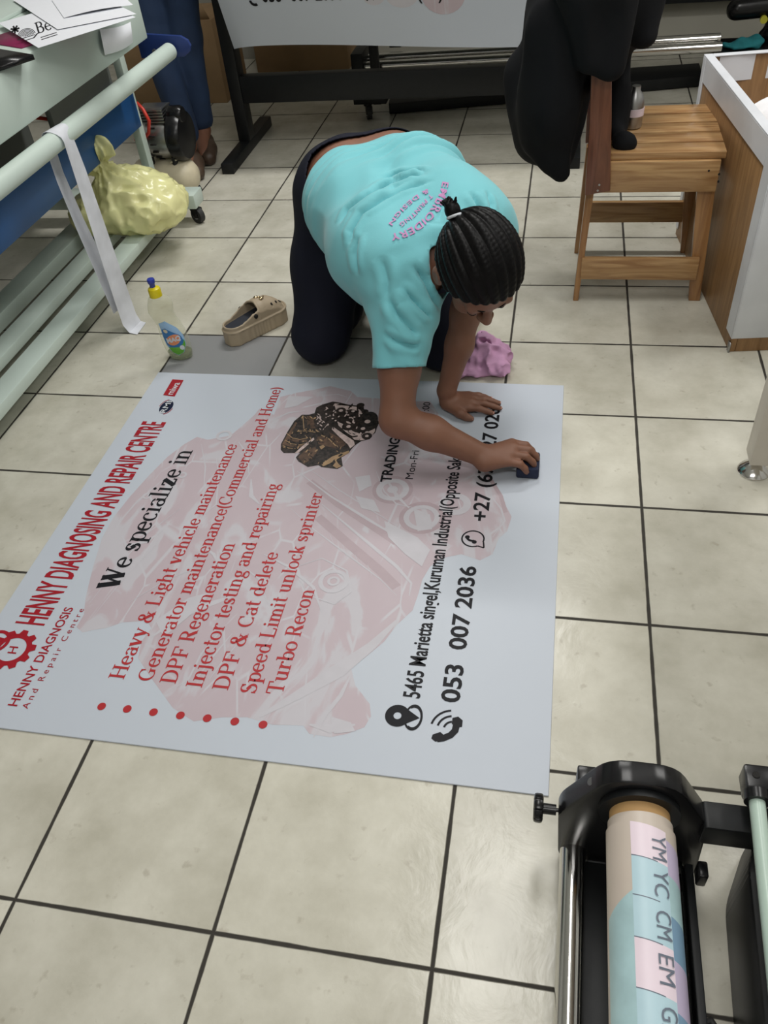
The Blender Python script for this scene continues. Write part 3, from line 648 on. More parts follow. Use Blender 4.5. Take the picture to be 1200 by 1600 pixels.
# ------------------------------------------------------------------ floor, walls, ceiling
def tile_mat():
    m = bpy.data.materials.new('ceramic_tiles'); m.use_nodes = True; nt = m.node_tree; n = nt.nodes; l = nt.links; b = n['Principled BSDF']
    def math_(op, x, y=None, z=None):
        k = n.new('ShaderNodeMath'); k.operation = op
        for i, q in enumerate((x, y, z)):
            if q is None: continue
            if isinstance(q, (int, float)): k.inputs[i].default_value = q
            else: l.new(q, k.inputs[i])
        return k.outputs[0]
    tc = n.new('ShaderNodeTexCoord'); sp = n.new('ShaderNodeSeparateXYZ'); l.new(tc.outputs['Object'], sp.inputs[0])
    wob = n.new('ShaderNodeTexNoise'); wob.inputs['Scale'].default_value = 14; wob.inputs['Detail'].default_value = 4; l.new(tc.outputs['Object'], wob.inputs['Vector'])
    wv = math_('MULTIPLY', math_('SUBTRACT', wob.outputs['Fac'], .5), .010)
    u = math_('DIVIDE', sp.outputs['X'], T); v = math_('DIVIDE', sp.outputs['Y'], T)
    fu = math_('ABSOLUTE', math_('SUBTRACT', math_('FRACT', math_('ADD', u, .5)), .5)); fv = math_('ABSOLUTE', math_('SUBTRACT', math_('FRACT', math_('ADD', v, .5)), .5))
    d = math_('ADD', math_('MINIMUM', fu, fv), wv)
    g = n.new('ShaderNodeMapRange'); g.inputs['From Min'].default_value = .0068; g.inputs['From Max'].default_value = .0115; l.new(d, g.inputs['Value'])     # 0 in the joint, 1 on the tile
    iu = math_('FLOOR', u); iv = math_('FLOOR', v)
    cb = n.new('ShaderNodeCombineXYZ'); l.new(iu, cb.inputs[0]); l.new(iv, cb.inputs[1])
    wn = n.new('ShaderNodeTexWhiteNoise'); wn.noise_dimensions = '3D'; l.new(cb.outputs[0], wn.inputs['Vector'])
    off = n.new('ShaderNodeVectorMath'); off.operation = 'MULTIPLY_ADD'; off.inputs[1].default_value = (7, 7, 7); l.new(wn.outputs['Color'], off.inputs[0]); l.new(tc.outputs['Object'], off.inputs[2])
    n1 = n.new('ShaderNodeTexNoise'); n1.inputs['Scale'].default_value = 6.5; n1.inputs['Detail'].default_value = 8; n1.inputs['Roughness'].default_value = .62; l.new(off.outputs[0], n1.inputs['Vector'])
    r = n.new('ShaderNodeValToRGB'); e = r.color_ramp.elements; e[0].position = .30; e[0].color = (.452, .432, .355, 1); e[1].position = .72; e[1].color = (.650, .632, .548, 1)
    l.new(n1.outputs['Fac'], r.inputs['Fac'])
    n2 = n.new('ShaderNodeTexNoise'); n2.inputs['Scale'].default_value = 42; n2.inputs['Detail'].default_value = 5; l.new(off.outputs[0], n2.inputs['Vector'])
    sp2 = n.new('ShaderNodeMapRange'); sp2.inputs['From Min'].default_value = .64; sp2.inputs['From Max'].default_value = .74; sp2.inputs['To Max'].default_value = .4; l.new(n2.outputs['Fac'], sp2.inputs['Value'])
    dirt = n.new('ShaderNodeMix'); dirt.data_type = 'RGBA'; l.new(sp2.outputs['Result'], dirt.inputs['Factor']); l.new(r.outputs['Color'], dirt.inputs['A']); dirt.inputs['B'].default_value = (.30, .26, .20, 1)
    br = n.new('ShaderNodeHueSaturation'); vv = math_('ADD', math_('MULTIPLY', wn.outputs['Value'], .14), .93); l.new(vv, br.inputs['Value']); l.new(dirt.outputs['Result'], br.inputs['Color'])
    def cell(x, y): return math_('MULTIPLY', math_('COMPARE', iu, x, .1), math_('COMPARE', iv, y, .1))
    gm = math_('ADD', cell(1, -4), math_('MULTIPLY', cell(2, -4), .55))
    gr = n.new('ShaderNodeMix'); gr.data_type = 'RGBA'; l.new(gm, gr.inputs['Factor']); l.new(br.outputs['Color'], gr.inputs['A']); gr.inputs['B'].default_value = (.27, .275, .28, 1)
    fin = n.new('ShaderNodeMix'); fin.data_type = 'RGBA'; l.new(g.outputs['Result'], fin.inputs['Factor']); fin.inputs['A'].default_value = (.036, .032, .026, 1); l.new(gr.outputs['Result'], fin.inputs['B'])
    l.new(fin.outputs['Result'], b.inputs['Base Color'])
    rr = n.new('ShaderNodeMapRange'); rr.inputs['To Min'].default_value = .85; rr.inputs['To Max'].default_value = .24; l.new(g.outputs['Result'], rr.inputs['Value']); l.new(rr.outputs['Result'], b.inputs['Roughness'])
    n3 = n.new('ShaderNodeTexNoise'); n3.inputs['Scale'].default_value = 11; n3.inputs['Detail'].default_value = 5; n3.inputs['Roughness'].default_value = .55; n3.inputs['Distortion'].default_value = .6; l.new(off.outputs[0], n3.inputs['Vector'])
    hh = math_('ADD', math_('MULTIPLY', n3.outputs['Fac'], .55), g.outputs['Result'])
    bp = n.new('ShaderNodeBump'); bp.inputs['Strength'].default_value = .7; bp.inputs['Distance'].default_value = .004; l.new(hh, bp.inputs['Height']); l.new(bp.outputs['Normal'], b.inputs['Normal'])
    b.inputs['Specular IOR Level'].default_value = .45
    return m
RX0, RX1, RY0, RY1, RZ = -1.5, 3.2, -4.6, 2.06, 2.7
structure(MB().box(RX0, RX1, RY0, RY1 + .1, -.1, 0).build('floor', tile_mat(), smooth=False))
structure(MB().box(RX0, RX1, RY0, RY1 + .1, RZ, RZ + .1).build('ceiling', M['ceiling'], smooth=False))
structure(MB().box(RX0 - .1, RX0, RY0, RY1, 0, RZ).build('wall_left', M['wall'], smooth=False))
structure(MB().box(RX1, RX1 + .1, RY0, RY1, 0, RZ).build('wall_right', M['wall'], smooth=False))
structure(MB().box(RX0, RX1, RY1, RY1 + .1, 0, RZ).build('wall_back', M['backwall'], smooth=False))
structure(MB().box(RX0, RX1, RY0 - .1, RY0, 0, RZ).build('wall_front', M['wall'], smooth=False))
def lamp(name, loc, sx, sy, w, col=(1, .985, .955), rot=(0, 0, 0)):
    d = bpy.data.lights.new(name, 'AREA'); d.shape = 'RECTANGLE'; d.size = sx; d.size_y = sy; d.energy = w; d.color = col
    o = bpy.data.objects.new(name, d); COL.objects.link(o); o.location = loc; o.rotation_euler = rot; return o
lamp('ceiling_tube_light_near', (1.40, -1.70, 2.64), .28, 1.25, 19)
lamp('ceiling_tube_light_right', (2.75, -.75, 2.64), .28, 1.25, 22)
lamp('ceiling_tube_light_far', (.95, .08, 2.64), 1.25, .16, 38)
lamp('ceiling_tube_light_behind', (1.5, -3.7, 2.64), 1.25, .28, 24)
w = bpy.data.worlds.new('world'); SC.world = w; w.use_nodes = True; w.node_tree.nodes['Background'].inputs[0].default_value = (.6, .62, .65, 1); w.node_tree.nodes['Background'].inputs[1].default_value = .3
SC.view_settings.view_transform = 'Standard'; SC.view_settings.look = 'None'; SC.view_settings.gamma = 1; SC.view_settings.use_curve_mapping = False
SC.view_settings.exposure = 0.0
def at_x(u, v, x):
    d = ray(u, v); return CAM + (x - CAM[0]) / d[0] * d
def at_y(u, v, y):
    d = ray(u, v); return CAM + (y - CAM[1]) / d[1] * d
# ------------------------------------------------------------------ big machine on the left
mach = empty('finishing_machine', (-.4, -1.0, 0), 'long grey and blue finishing machine with a roller bar along its front', 'machine')
MB().box(-.95, .08, -1.95, -.212, .655, .80, .006).build('body', M['steel_grey'], mach)
MB().box(-.95, -.2, -1.9, -.25, .80, .812, .003).build('top_plate', M['steel_grey'], mach)
MB().box(-.118, -.098, -.66, -.212, .42, .655, .002).build('end_panel', M['steel_dark'], mach)
MB().box(-.092, -.074, -1.9, -.13, .345, .50, .002).build('front_panel', M['steel_blue'], mach)['label'] = 'blue lower panel'
MB().cyl((.12, -1.9, .603), (.12, -.158, .598), .0275, n=32).build('roller_bar', M['steel_grey'], mach)
for y in (-.14, -1.88):
    b = MB().prism([(.0, .575), (.165, .575), (.188, .590), (.195, .608), (.188, .626), (.165, .640), (.0, .655)], (0, .014, 0), .002, origin=(0, y, 0)).build('bar_bracket', M['navy_metal'], mach)
    b['label'] = 'blue bar bracket'
MB().cyl((.06, -.144, .60), (.06, -.154, .60), .006).build('bolt', M['alu'], mach)
for y in (-.115, -1.85): MB().box(-.118, -.086, y - .02, y + .02, .12, .66, .003).build('post', M['steel_grey'], mach)
for y in (-.115, -1.85): MB().box(-.75, -.71, y - .02, y + .02, .12, .66, .003).build('post', M['steel_grey'], mach)
MB().box(-.032, .040, -1.9, -.17, .070, .106, .004).build('rail', M['steel_grey'], mach)
MB().box(-.158, -.090, -1.9, -.17, .070, .104, .004).build('rail', M['steel_grey'], mach)
MB().box(-.290, -.208, -1.9, -.17, .070, .120, .004).build('rail', M['steel_grey'], mach)
for y in (-.2, -1.86): MB().box(-.95, .118, y - .045, y + .045, .068, .122, .004).build('foot_beam', M['steel_grey'], mach)
def caster(p, parent, m_body, rz=0.4, R=.03):
    """swivel caster under point p (z = top plate)"""
    x, y, z = p; d = np.array((math.cos(rz), math.sin(rz), 0)); q = np.array((-d[1], d[0], 0)); c = np.array((x, y, R)) + d * .018
    b = MB(); b.cyl((x, y, z - .012), (x, y, z), .020).cyl((x, y, z - .03), (x, y, z - .01), .012)
    for s in (-1, 1):
        o = c + q * .014 * s
        b.prism([(-.030, z - R - .012), (.012, z - R - .012), (.014, -.006), (-.006, -.010)], q * .003, origin=o, u=d)
    w = b.build('caster', m_body, parent)
    MB().cyl(c - q * .011, c + q * .011, R).build('wheel', M['black_rubber'], w)
    MB().cyl(c - q * .0125, c + q * .0125, R * .45).build('hub', M['alu'], w)
caster((.085, -.2, .07), mach, M['black_plastic'], -.5); caster((-.9, -.2, .07), mach, M['black_plastic']); caster((.06, -1.86, .07), mach, M['black_plastic']); caster((-.9, -1.86, .07), mach, M['black_plastic'])
MB().tube([(-.12, -.55, .50), (-.2, -.62, .54), (-.28, -.7, .6), (-.3, -.75, .655)], .006).build('air_hose', M['hose'], mach)

MB().box(-.52, -.50, -1.9, -.2, .13, .655, .002).build('added_shade_panel', M['steel_dark'], mach)  # dark panel added to keep the space under the machine in shade
# papers on the machine
def sheet_thing(name, c0, c1, w, z, m, label, cat, group=None, droop=0.0, curl=0.0, q=None):
    c0 = np.array(c0[:2]); c1 = np.array(c1[:2]); d = (c1 - c0); L = np.linalg.norm(d); d /= L; q = np.array((-d[1], d[0])) if q is None else q / np.linalg.norm(q); rows = []
    for i in range(13):
        r = []
        for j in range(13):
            p = c0 + d * L * i / 12 + q * w * j / 12; over = max(0, p[0] - .085)
            r.append((p[0], p[1], z - droop * over ** 2 * 30 + curl * math.sin(i / 12 * PI) * (1 - j / 12) * .01))
        rows.append(r)
    return thing_mesh(MB().grid(rows), name, m, label, cat, group, loc=(c0[0], c0[1], z), solid=.0004), d, q
p0 = at_z(60, 75, .8135); p1 = at_z(212, 27, .8135)
thing_mesh(MB().prism([(0, 0), (.30, 0), (.30, .21), (0, .21)], (0, 0, .003), origin=tuple(at_z(34, 76, .8005)), u=(.46, .88, 0), v=(-.88, .46, 0)), 'presentation_folder', M['magenta'], 'magenta folder lying under the white papers on the grey machine', 'folder')
thing_mesh(MB().prism([(0, 0), (.11, 0), (.11, .16), (0, .16)], (0, 0, .012), origin=tuple(at_z(-2, 112, .8005)), u=(.46, .88, 0), v=(-.88, .46, 0)), 'black_case', M['black_plastic'], 'black flat case at the left end of the grey machine top', 'case')
shA, dA, qA = sheet_thing('paper_sheet', p0, p1, .42, .8135, M['paper_solid'], 'white printed sheet with a black line-drawn hand logo, lowest on the machine', 'paper', 'papers on the machine top', q=(at_z(0, 38, .8135) - p0)[:2])
LA, LB = at_z(58, 53, .8142), at_z(93, 42, .8142); LU = at_z(53, 36, .8142) - LA
def lp(s_, t_): return LA + (LB - LA) * s_ + LU * t_
V, Fs, w_ = serif('Bee', 1.2); mb = MB(); mb.raw([lp(v[0] / w_, v[1]) for v in V], Fs)
for k in range(6):                                  # open hand drawn in lines
    r = .06 + .07 * k; A = np.linspace(.1, 2.8, 16)
    mb.grid([[lp(-.45 + rr * math.cos(a_) * .9, .05 + rr * 1.6 * math.sin(a_)) for a_ in A] for rr in (r, r + .035)])
mb.raw([lp(-.85, -.02), lp(-.1, -.02), lp(-.1, .04), lp(-.85, .04)], [(0, 1, 2, 3)]).raw([lp(-.55, -.25), lp(-.15, -.25), lp(.05, .02), lp(-.02, .05), lp(-.2, -.19), lp(-.55, -.19)], [(0, 1, 2, 3, 4, 5)])
for k in range(7):                                  # small bee
    t_ = k * .9; e_ = (-.86 + .2 * math.cos(t_), .95 + .36 * math.sin(t_)); n_ = (-.04 * math.sin(t_), .08 * math.cos(t_))
    mb.poly([lp(-.86 + n_[0], .95 + n_[1]), lp(-.86 - n_[0], .95 - n_[1]), lp(e_[0] - n_[0], e_[1] - n_[1]), lp(e_[0] + n_[0], e_[1] + n_[1])])
for k in range(2): mb.raw([lp(.1, -.40 - .18 * k), lp(.8, -.40 - .18 * k), lp(.8, -.34 - .18 * k), lp(.1, -.34 - .18 * k)], [(0, 1, 2, 3)])
mb.build('printed_logo', M['black_ink'], shA, smooth=False)
p0b = at_z(90, 46, .8165); p1b = at_z(213, 22, .8165)
sheet_thing('paper_sheet', p0b, p1b, .56, .8165, M['paper_solid'], 'blank white sheet on top of the printed sheet on the machine', 'paper', 'papers on the machine top', q=(at_z(20, 0, .8165) - p0b)[:2])
p0c = at_z(100, 28, .8185); p1c = at_z(208, 8, .8185)
sheet_thing('paper_sheet', p0c, p1c, .30, .8185, M['paper_solid'], 'topmost white sheet at the far edge of the grey machine', 'paper', 'papers on the machine top', curl=.5)
rows = []
for i in range(9):
    t = i / 8; a = at_x(156 + 8 * t, 46 + 40 * t, .086 + .010 * math.sin(t * PI)); b = at_x(204 + 4 * t, 34 + 32 * t, .086 + .014 * math.sin(t * PI)); rows.append([a + (b - a) * s + np.array((.008 * math.sin(s * PI), 0, -.004 * math.sin(s * PI))) for s in np.linspace(0, 1, 7)])
thing_mesh(MB().grid(rows), 'paper_offcut', M['paper_solid'], 'small white paper curling down over the front edge of the grey machine', 'paper', loc=tuple(rows[0][0]), solid=.0004)

# paper strip over the bar
mb = MB(); rows = []
prof = [(.146, .02, .0, .030), (.150, .0, .004, .028)]
path = [(.185, -1.008, .0022), (.160, -1.002, .004), (.148, -1.000, .03), (.147, -1.0, .12), (.148, -1.002, .3), (.150, -1.004, .5), (.1485, -1.005, .59)]
for k in range(9): a = PI * k / 8; path.append((.12 + .0285 * math.cos(a), -1.005 - .01 * k / 8, .603 + .0285 * math.sin(a)))
path += [(.0925, -1.02, .5), (.100, -1.015, .36), (.114, -1.008, .2), (.126, -1.002, .07)]
for i, (x, y, z) in enumerate(path):
    hw = .037 if i < 8 else .034; tw = .012 * math.sin(i * .7)
    rows.append([(x + tw * s * .6, y + hw * s, z) for s in (-1, -.5, 0, .5, 1)])
thing_mesh(mb.grid(rows), 'paper_strip', M['paper'], 'long white paper strip looped over the grey roller bar down to the floor', 'paper strip', loc=(.15, -1.0, 0), solid=.0004)

# ------------------------------------------------------------------ yellow bag
BC = np.array((-.03, -.455, .205))
s = SDF(BC - np.array((.27, .25, .13)), BC + np.array((.27, .25, .26)), .005)
s.ell(BC + (.05, .0, -.02), (.155, .135, .095), k=.03).ell(BC + (-.09, -.03, -.035), (.135, .12, .068), k=.04).ell(BC + (.0, -.01, .03), (.10, .09, .075), k=.05)
KN = BC + (-.055, -.03, .125)
s.cap(BC + (-.02, -.02, .05), KN, .055, .016, k=.03).cap(KN, KN + (-.02, -.02, .02), .015, .014, k=.01)
s.ell(KN + (.025, -.005, .052), (.032, .026, .042), k=.012).ell(KN + (-.025, -.035, .018), (.030, .026, .026), k=.012)
P = s.P(); d = P - KN.astype(np.float32); an = np.arctan2(d[..., 1], d[..., 0]); rr = np.sqrt((d ** 2).sum(-1))
s.D += ((.010 * np.sin(an * 13 + 3 * vnoise(P, 12, 1)) * np.exp(-rr / .08)) + .048 * np.abs(vnoise(P * np.array((1, 1.4, .8), np.float32), 17, 2)) + .022 * np.abs(vnoise(P, 34, 3)) - .014)
tag(sdf_obj(s, 'plastic_bag', M['bag'], smooth=0, origin=(BC[0], BC[1], .107)), 'tied translucent yellow plastic bag resting on the machine rails', 'bag').location = (BC[0], BC[1], .107)
s = SDF(BC - np.array((.25, .22, .12)), BC + np.array((.25, .22, .12)), .010)
s.ell(BC + (.05, .0, -.025), (.13, .112, .072), k=.03).ell(BC + (-.09, -.03, -.04), (.11, .1, .05), k=.04); s.D += .012 * np.abs(vnoise(s.P(), 20, 9))
tag(sdf_obj(s, 'bag_filling', M['bagfill'], smooth=1, origin=(BC[0], BC[1], .12)), 'pale rubbish showing through the tied yellow bag', 'rubbish').location = (BC[0], BC[1], .12)

# ------------------------------------------------------------------ air compressor behind the machine
cx, cy = -.085, .06
comp = empty('air_compressor', (cx, cy, 0), 'small grey air compressor with black fan cover and cream tank behind the yellow bag', 'air compressor')
MB().lathe([(.045, 0), (.062, .004), (.072, .02), (.077, .05), (.077, .095), (.072, .11)], (cx - .075, cy, .235), 'X').build('motor_housing', M['alu'], comp)
mb = MB()
for k in range(16):
    a = 2 * PI * k / 16; mb.box(-.012, .012, -.0025, .0025, -.002, .004, mtx=Matrix.Translation((cx - .02, cy + .0775 * math.cos(a), .235 + .0775 * math.sin(a))) @ Matrix.Rotation(a - PI / 2, 4, 'X'))
mb.build('cooling_slots', M['hole'], comp)
MB().lathe([(.05, 0), (.085, .002), (.096, .012), (.098, .045), (.088, .062), (.03, .07)], (cx + .035, cy, .243), 'X').build('fan_cover', M['black_plastic'], comp)
mb = MB()
for k in range(5): mb.box(cx - .075 + .0, cx + .035, cy - .045, cy + .045, .305 + k * .011, .311 + k * .011, .001)
mb.box(cx - .07, cx + .03, cy - .035, cy + .035, .30, .358, .004).build('cylinder_head', M['alu'], comp)
MB().lathe([(.02, 0), (.03, .002), (.034, .01), (.034, .05), (.028, .06)], (cx + .045, cy - .01, .325), 'X').build('air_filter', M['black_plastic'], comp)
MB().tube([(cx - .08, cy - .02, .36), (cx - .05, cy - .06, .385), (cx - .02, cy - .085, .37), (cx - .005, cy - .09, .33), (cx - .02, cy - .09, .285), (cx - .06, cy - .075, .255), (cx - .10, cy - .06, .25)], .007).build('air_line', M['hose'], comp)['label'] = 'red air hose'
MB().lathe([(.01, -.16), (.04, -.15), (.066, -.12), (.072, -.10), (.072, .08), (.066, .10), (.04, .125), (.01, .132)], (cx - .02, cy - .02, .088), 'X').build('tank', M['cream'], comp)
MB().prism([(cx + .02, .15), (cx + .075, .175), (cx + .075, .182), (cx + .02, .158)], (0, .08, 0), .001, origin=(0, cy - .06, 0)).build('mounting_plate', M['cream'], comp)
for x, y in ((-.06, -.05), (.04, -.05), (-.06, .04), (.04, .04)): MB().cyl((cx + x, cy + y, .14), (cx + x, cy + y, .175), .012).build('rubber_mount', M['black_rubber'], comp)
for x in (-.12, .07):
    MB().prism([(cy - .09, 0), (cy + .05, 0), (cy + .03, .03), (cy - .07, .03)], (.018, 0, 0), .002, origin=(cx + x, 0, 0), u=(0, 1, 0)).build('foot', M['black_rubber'], comp)

# ------------------------------------------------------------------ large printer with its print hanging
pr = empty('wide_format_printer', (.8, .55, 0), 'black wide-format printer stand on T-shaped feet with the print hanging over it', 'printer')
for x in (.035, 1.515):
    MB().box(x, x + .055, .275, .885, 0, .045, .003).build('foot', M['black_metal'], pr)
    MB().box(x + .0, x + .055, .545, .625, .045, .92, .003).build('upright', M['black_metal'], pr)
MB().box(.09, 1.515, .55, .60, .205, .315, .003).build('cross_beam', M['black_metal'], pr)
MB().box(.10, 2.05, .22, 1.12, .92, 1.16, .02, 3).build('printer_body', M['steel_dark'], pr)  # unseen body, stretched wide and deep to shade the floor behind
MB().box(.10, 1.55, .26, .34, .86, .92, .01).build('paper_guide', M['black_plastic'], pr)
# the hanging print
rows = []; n = 40
def hang(x_, t):       # t: 0 at the guide, 1 at the lower edge
    s_ = (x_ - .115) / 1.36
    return np.array((x_ + .012 * t * math.exp(-s_ * 18), .335 + .10 * t + .028 * math.sin(s_ * 5.2 + .5) * t * t + .03 * math.exp(-s_ * 30) * t, .90 - t * (.440 + .045 * s_ + .017 * math.exp(-s_ * 22)) ))
for i in range(15): rows.append([hang(.105 + 1.36 * j / n, i / 14) for j in range(n + 1)])
hp = thing_mesh(MB().grid(rows), 'hanging_print', M['banner'], 'white print hanging from the printer, blank lower margin and phone line showing', 'print', loc=(.8, .36, .87), solid=.0006)
def hang_marks(V, Fs, x0, w, t0, h, name, m, lift=.0016):
    """lay marks on the hanging sheet; V in units, x -> along, y -> up"""
    P = [hang(x0 + v[0] * w, t0 - v[1] * h) + np.array((0, -lift, 0)) for v in V]
    return MB().raw(P, Fs).build(name, m, hp, smooth=False)
T0 = .63
V, Fs, w_ = sans('053  007 2036', .022); hang_marks(V, Fs, .30, .33 / w_, T0, .055 / .46, 'phone_lettering', M['black_ink'])
V, Fs, w_ = sans('+27 (67) 427 026', .020); hang_marks(V, Fs, .80, .45 / w_, T0, .055 / .46, 'phone_lettering', M['black_ink'])
def ringshape(r0, r1, a0, a1, n=20, sq=1.0):
    A = np.radians(np.linspace(a0, a1, n + 1)); V = [(r0 * math.cos(a) * sq, r0 * math.sin(a)) for a in A] + [(r1 * math.cos(a) * sq, r1 * math.sin(a)) for a in A]
    return V, [(i, i + 1, n + 2 + i, n + 1 + i) for i in range(n)]
V, Fs = ringshape(.026, .022, -60, 250); hang_marks(V, Fs, .735, 1, T0 - .04, 1 / .46, 'chat_icon', M['black_ink'])
V, Fs = ringshape(.022, .012, 180, 300); hang_marks(V, Fs, .268, 1, T0 - .02, 1 / .46, 'telephone_icon', M['black_ink'])
def blob(cx_, cy_, rx, ry, n=22): return [(cx_ + rx * math.cos(2 * PI * k / n), cy_ + ry * math.sin(2 * PI * k / n)) for k in range(n)], [tuple(range(n))]
V, Fs = blob(1.02, 0, .085, .07); hang_marks(V, Fs, 0, 1, T0 - .03, 1 / .46, 'faded_engine_print', M['ghost'], .0008)
V, Fs = blob(.86, 0, .065, .045); hang_marks(V, Fs, 0, 1, T0 - .03, 1 / .46, 'faded_engine_print', M['pale'], .0006)
V, Fs = blob(.75, 0, .045, .035); hang_marks(V, Fs, 0, 1, T0 - .03, 1 / .46, 'faded_engine_print', M['pale'], .0006)

# ------------------------------------------------------------------ roller unit at the back
ru = empty('roller_unit', (1.3, 1.1, 0), 'low black roller unit with two chrome rollers behind the printer stand', 'roller unit')
MB().prism([(.66, .985), (2.13, 1.255), (2.13, 1.45), (.62, 1.30)], (0, 0, .048), .003, origin=(0, 0, .004), v=(0, 1, 0)).build('base_plate', M['black_metal'], ru)
MB().cyl((.50, 1.06, .20), (2.17, 1.14, .20), .022, n=28).build('roller', M['chrome'], ru)
MB().cyl((.52, 1.13, .215), (2.17, 1.22, .215), .022, n=28).build('roller', M['chrome'], ru)
MB().box(.49, .545, 1.0, 1.2, .06, .27, .004).build('end_bracket', M['black_metal'], ru)
MB().box(.585, .625, .98, 1.02, .05, .46, .004).build('upright', M['black_metal'], ru)
MB().box(.64, .70, 1.2, 1.24, .24, .30, .004).build('bearing_block', M['steel_dark'], ru)
MB().box(.50, .66, .93, 1.02, .068, .10, .003).build('foot_beam', M['black_metal'], ru)
caster((.563, .955, .07), ru, M['black_plastic'], -1.2)
MB().box(2.17, 2.55, 1.12, 1.42, .0, .165, .006).build('end_housing', M['black_plastic'], ru)
s = SDF((2.15, 1.15, .15), (2.45, 1.4, .26), .006); s.ell((2.27, 1.25, .175), (.075, .05, .02), k=.02).ell((2.33, 1.27, .185), (.05, .05, .02), k=.02); s.D += .022 * vnoise(s.P(), 26, 5)
tag(sdf_obj(s, 'cleaning_cloth', M['teal'], origin=(2.28, 1.26, .165)), 'crumpled teal cloth on the black housing at the back right', 'cloth').location = (2.28, 1.26, .165)
hg = empty('power_tool', (2.40, 1.36, .165), 'black power tool with a yellow button standing on the black back housing', 'tool')
s = SDF((2.15, 1.2, .16), (2.65, 1.5, .40), .008); s.cap((2.24, 1.34, .30), (2.52, 1.38, .31), .045, .05, k=.02).cap((2.42, 1.37, .30), (2.42, 1.37, .19), .035, .04, k=.02).ell((2.42, 1.37, .185), (.06, .05, .025), k=.02)
sdf_obj(s, 'body', M['black_plastic'], hg, smooth=2, origin=(2.40, 1.36, .165))
MB().cyl((2.36, 1.318, .262), (2.36, 1.300, .262), .016).build('button', M['yellowdot'], hg)
MB().lathe([(.012, 0), (.022, .006), (.024, .05), (.018, .07), (.01, .075)], (2.43, 1.27, .185), 'Z').build('nozzle', M['white_ink'], hg)
# boxes
def carton(x0, x1, y0, y1, z0, z1, label, group=None, flap=False):
    r = empty('cardboard_box', ((x0 + x1) / 2, (y0 + y1) / 2, z0), label, 'cardboard box', group)
    MB().box(x0, x1, y0, y1, z0, z1, .003).build('carton', M['cardboard'], r)
    MB().box((x0 + x1) / 2 - .025, (x0 + x1) / 2 + .025, y0 - .001, y1 + .001, z1 - .06, z1 + .001).build('packing_tape', M['core'], r)
    if flap: MB().prism([(x0 + .01, z1), (x1 - .01, z1), (x1 - .04, z1 + .07), (x0 + .04, z1 + .09)], (0, .004, 0), origin=(0, y0 + .005, 0)).build('flap', M['cardboard'], r)
carton(-.78, -.262, 1.25, 1.62, 0, .39, 'tall brown cardboard box on the floor behind the person in jeans', 'cardboard boxes at the back', True)
carton(-.25, .292, 1.77, 2.03, 0, .32, 'brown cardboard box against the back wall under the hanging print', 'cardboard boxes at the back')
structure(MB().box(1.45, 3.2, 2.0, 2.06, .19, 1.0, .003).build('trim_1', M['black_metal']))

# ------------------------------------------------------------------ wooden chair
CH = empty('wooden_chair', (1.75, -.6, 0), 'varnished slatted wooden chair with a black jacket over its back', 'chair')
LX0, LX1, LY0, LY1, SZ = 1.556, 1.918, -.800, -.420, .452
for k in range(5):
    y0 = LY0 + .012 + k * .078; MB().box(LX0 + .03, LX1 + .012, y0, y0 + .070, SZ - .020, SZ, .003).build('seat_slat', M['chairwood'], CH)
MB().box(LX0 + .02, LX1, LY0, LY0 + .020, SZ - .105, SZ - .020, .002).build('apron', M['chairwood'], CH)
MB().box(LX0 + .02, LX1, LY1 - .020, LY1, SZ - .105, SZ - .020, .002).build('apron', M['chairwood'], CH)
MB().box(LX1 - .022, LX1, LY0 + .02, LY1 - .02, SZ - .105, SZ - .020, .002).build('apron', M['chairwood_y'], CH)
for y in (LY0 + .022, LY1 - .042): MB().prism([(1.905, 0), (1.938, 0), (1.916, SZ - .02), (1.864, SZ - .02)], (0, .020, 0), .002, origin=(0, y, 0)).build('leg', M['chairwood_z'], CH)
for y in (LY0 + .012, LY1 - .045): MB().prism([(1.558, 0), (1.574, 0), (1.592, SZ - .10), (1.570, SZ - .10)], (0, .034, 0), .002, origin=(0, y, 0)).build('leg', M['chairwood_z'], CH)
for y in (LY0 - .020, LY1): MB().prism([(1.566, SZ - .105), (1.634, SZ - .092), (1.618, SZ + .10), (1.585, .88), (1.545, .88), (1.562, SZ + .08)], (0, .020, 0), .003, origin=(0, y, 0)).build('back_post', M['redwood'], CH)['label'] = 'reddish back post'
MB().box(1.552, 1.57, LY0, LY1, .78, .86, .003).build('back_rail', M['redwood'], CH); MB().box(1.560, 1.578, LY0, LY1, .60, .67, .003).build('back_rail', M['redwood'], CH)
MB().box(1.574, 1.912, LY0 + .004, LY0 + .022, .078, .146, .002).build('stretcher', M['chairwood'], CH)
MB().box(1.574, 1.912, LY1 - .022, LY1 - .004, .098, .166, .002).build('stretcher', M['chairwood'], CH)
for x, z in ((1.60, .362), (1.603, .378), (1.92, .375), (1.918, .395), (1.89, .405)): MB().cyl((x, LY0 - (.0205 if x < 1.7 else .0005), z), (x, LY0 + .002, z), .003, n=10).build('screw', M['hole'] if x > 1.7 else M['alu'], CH)
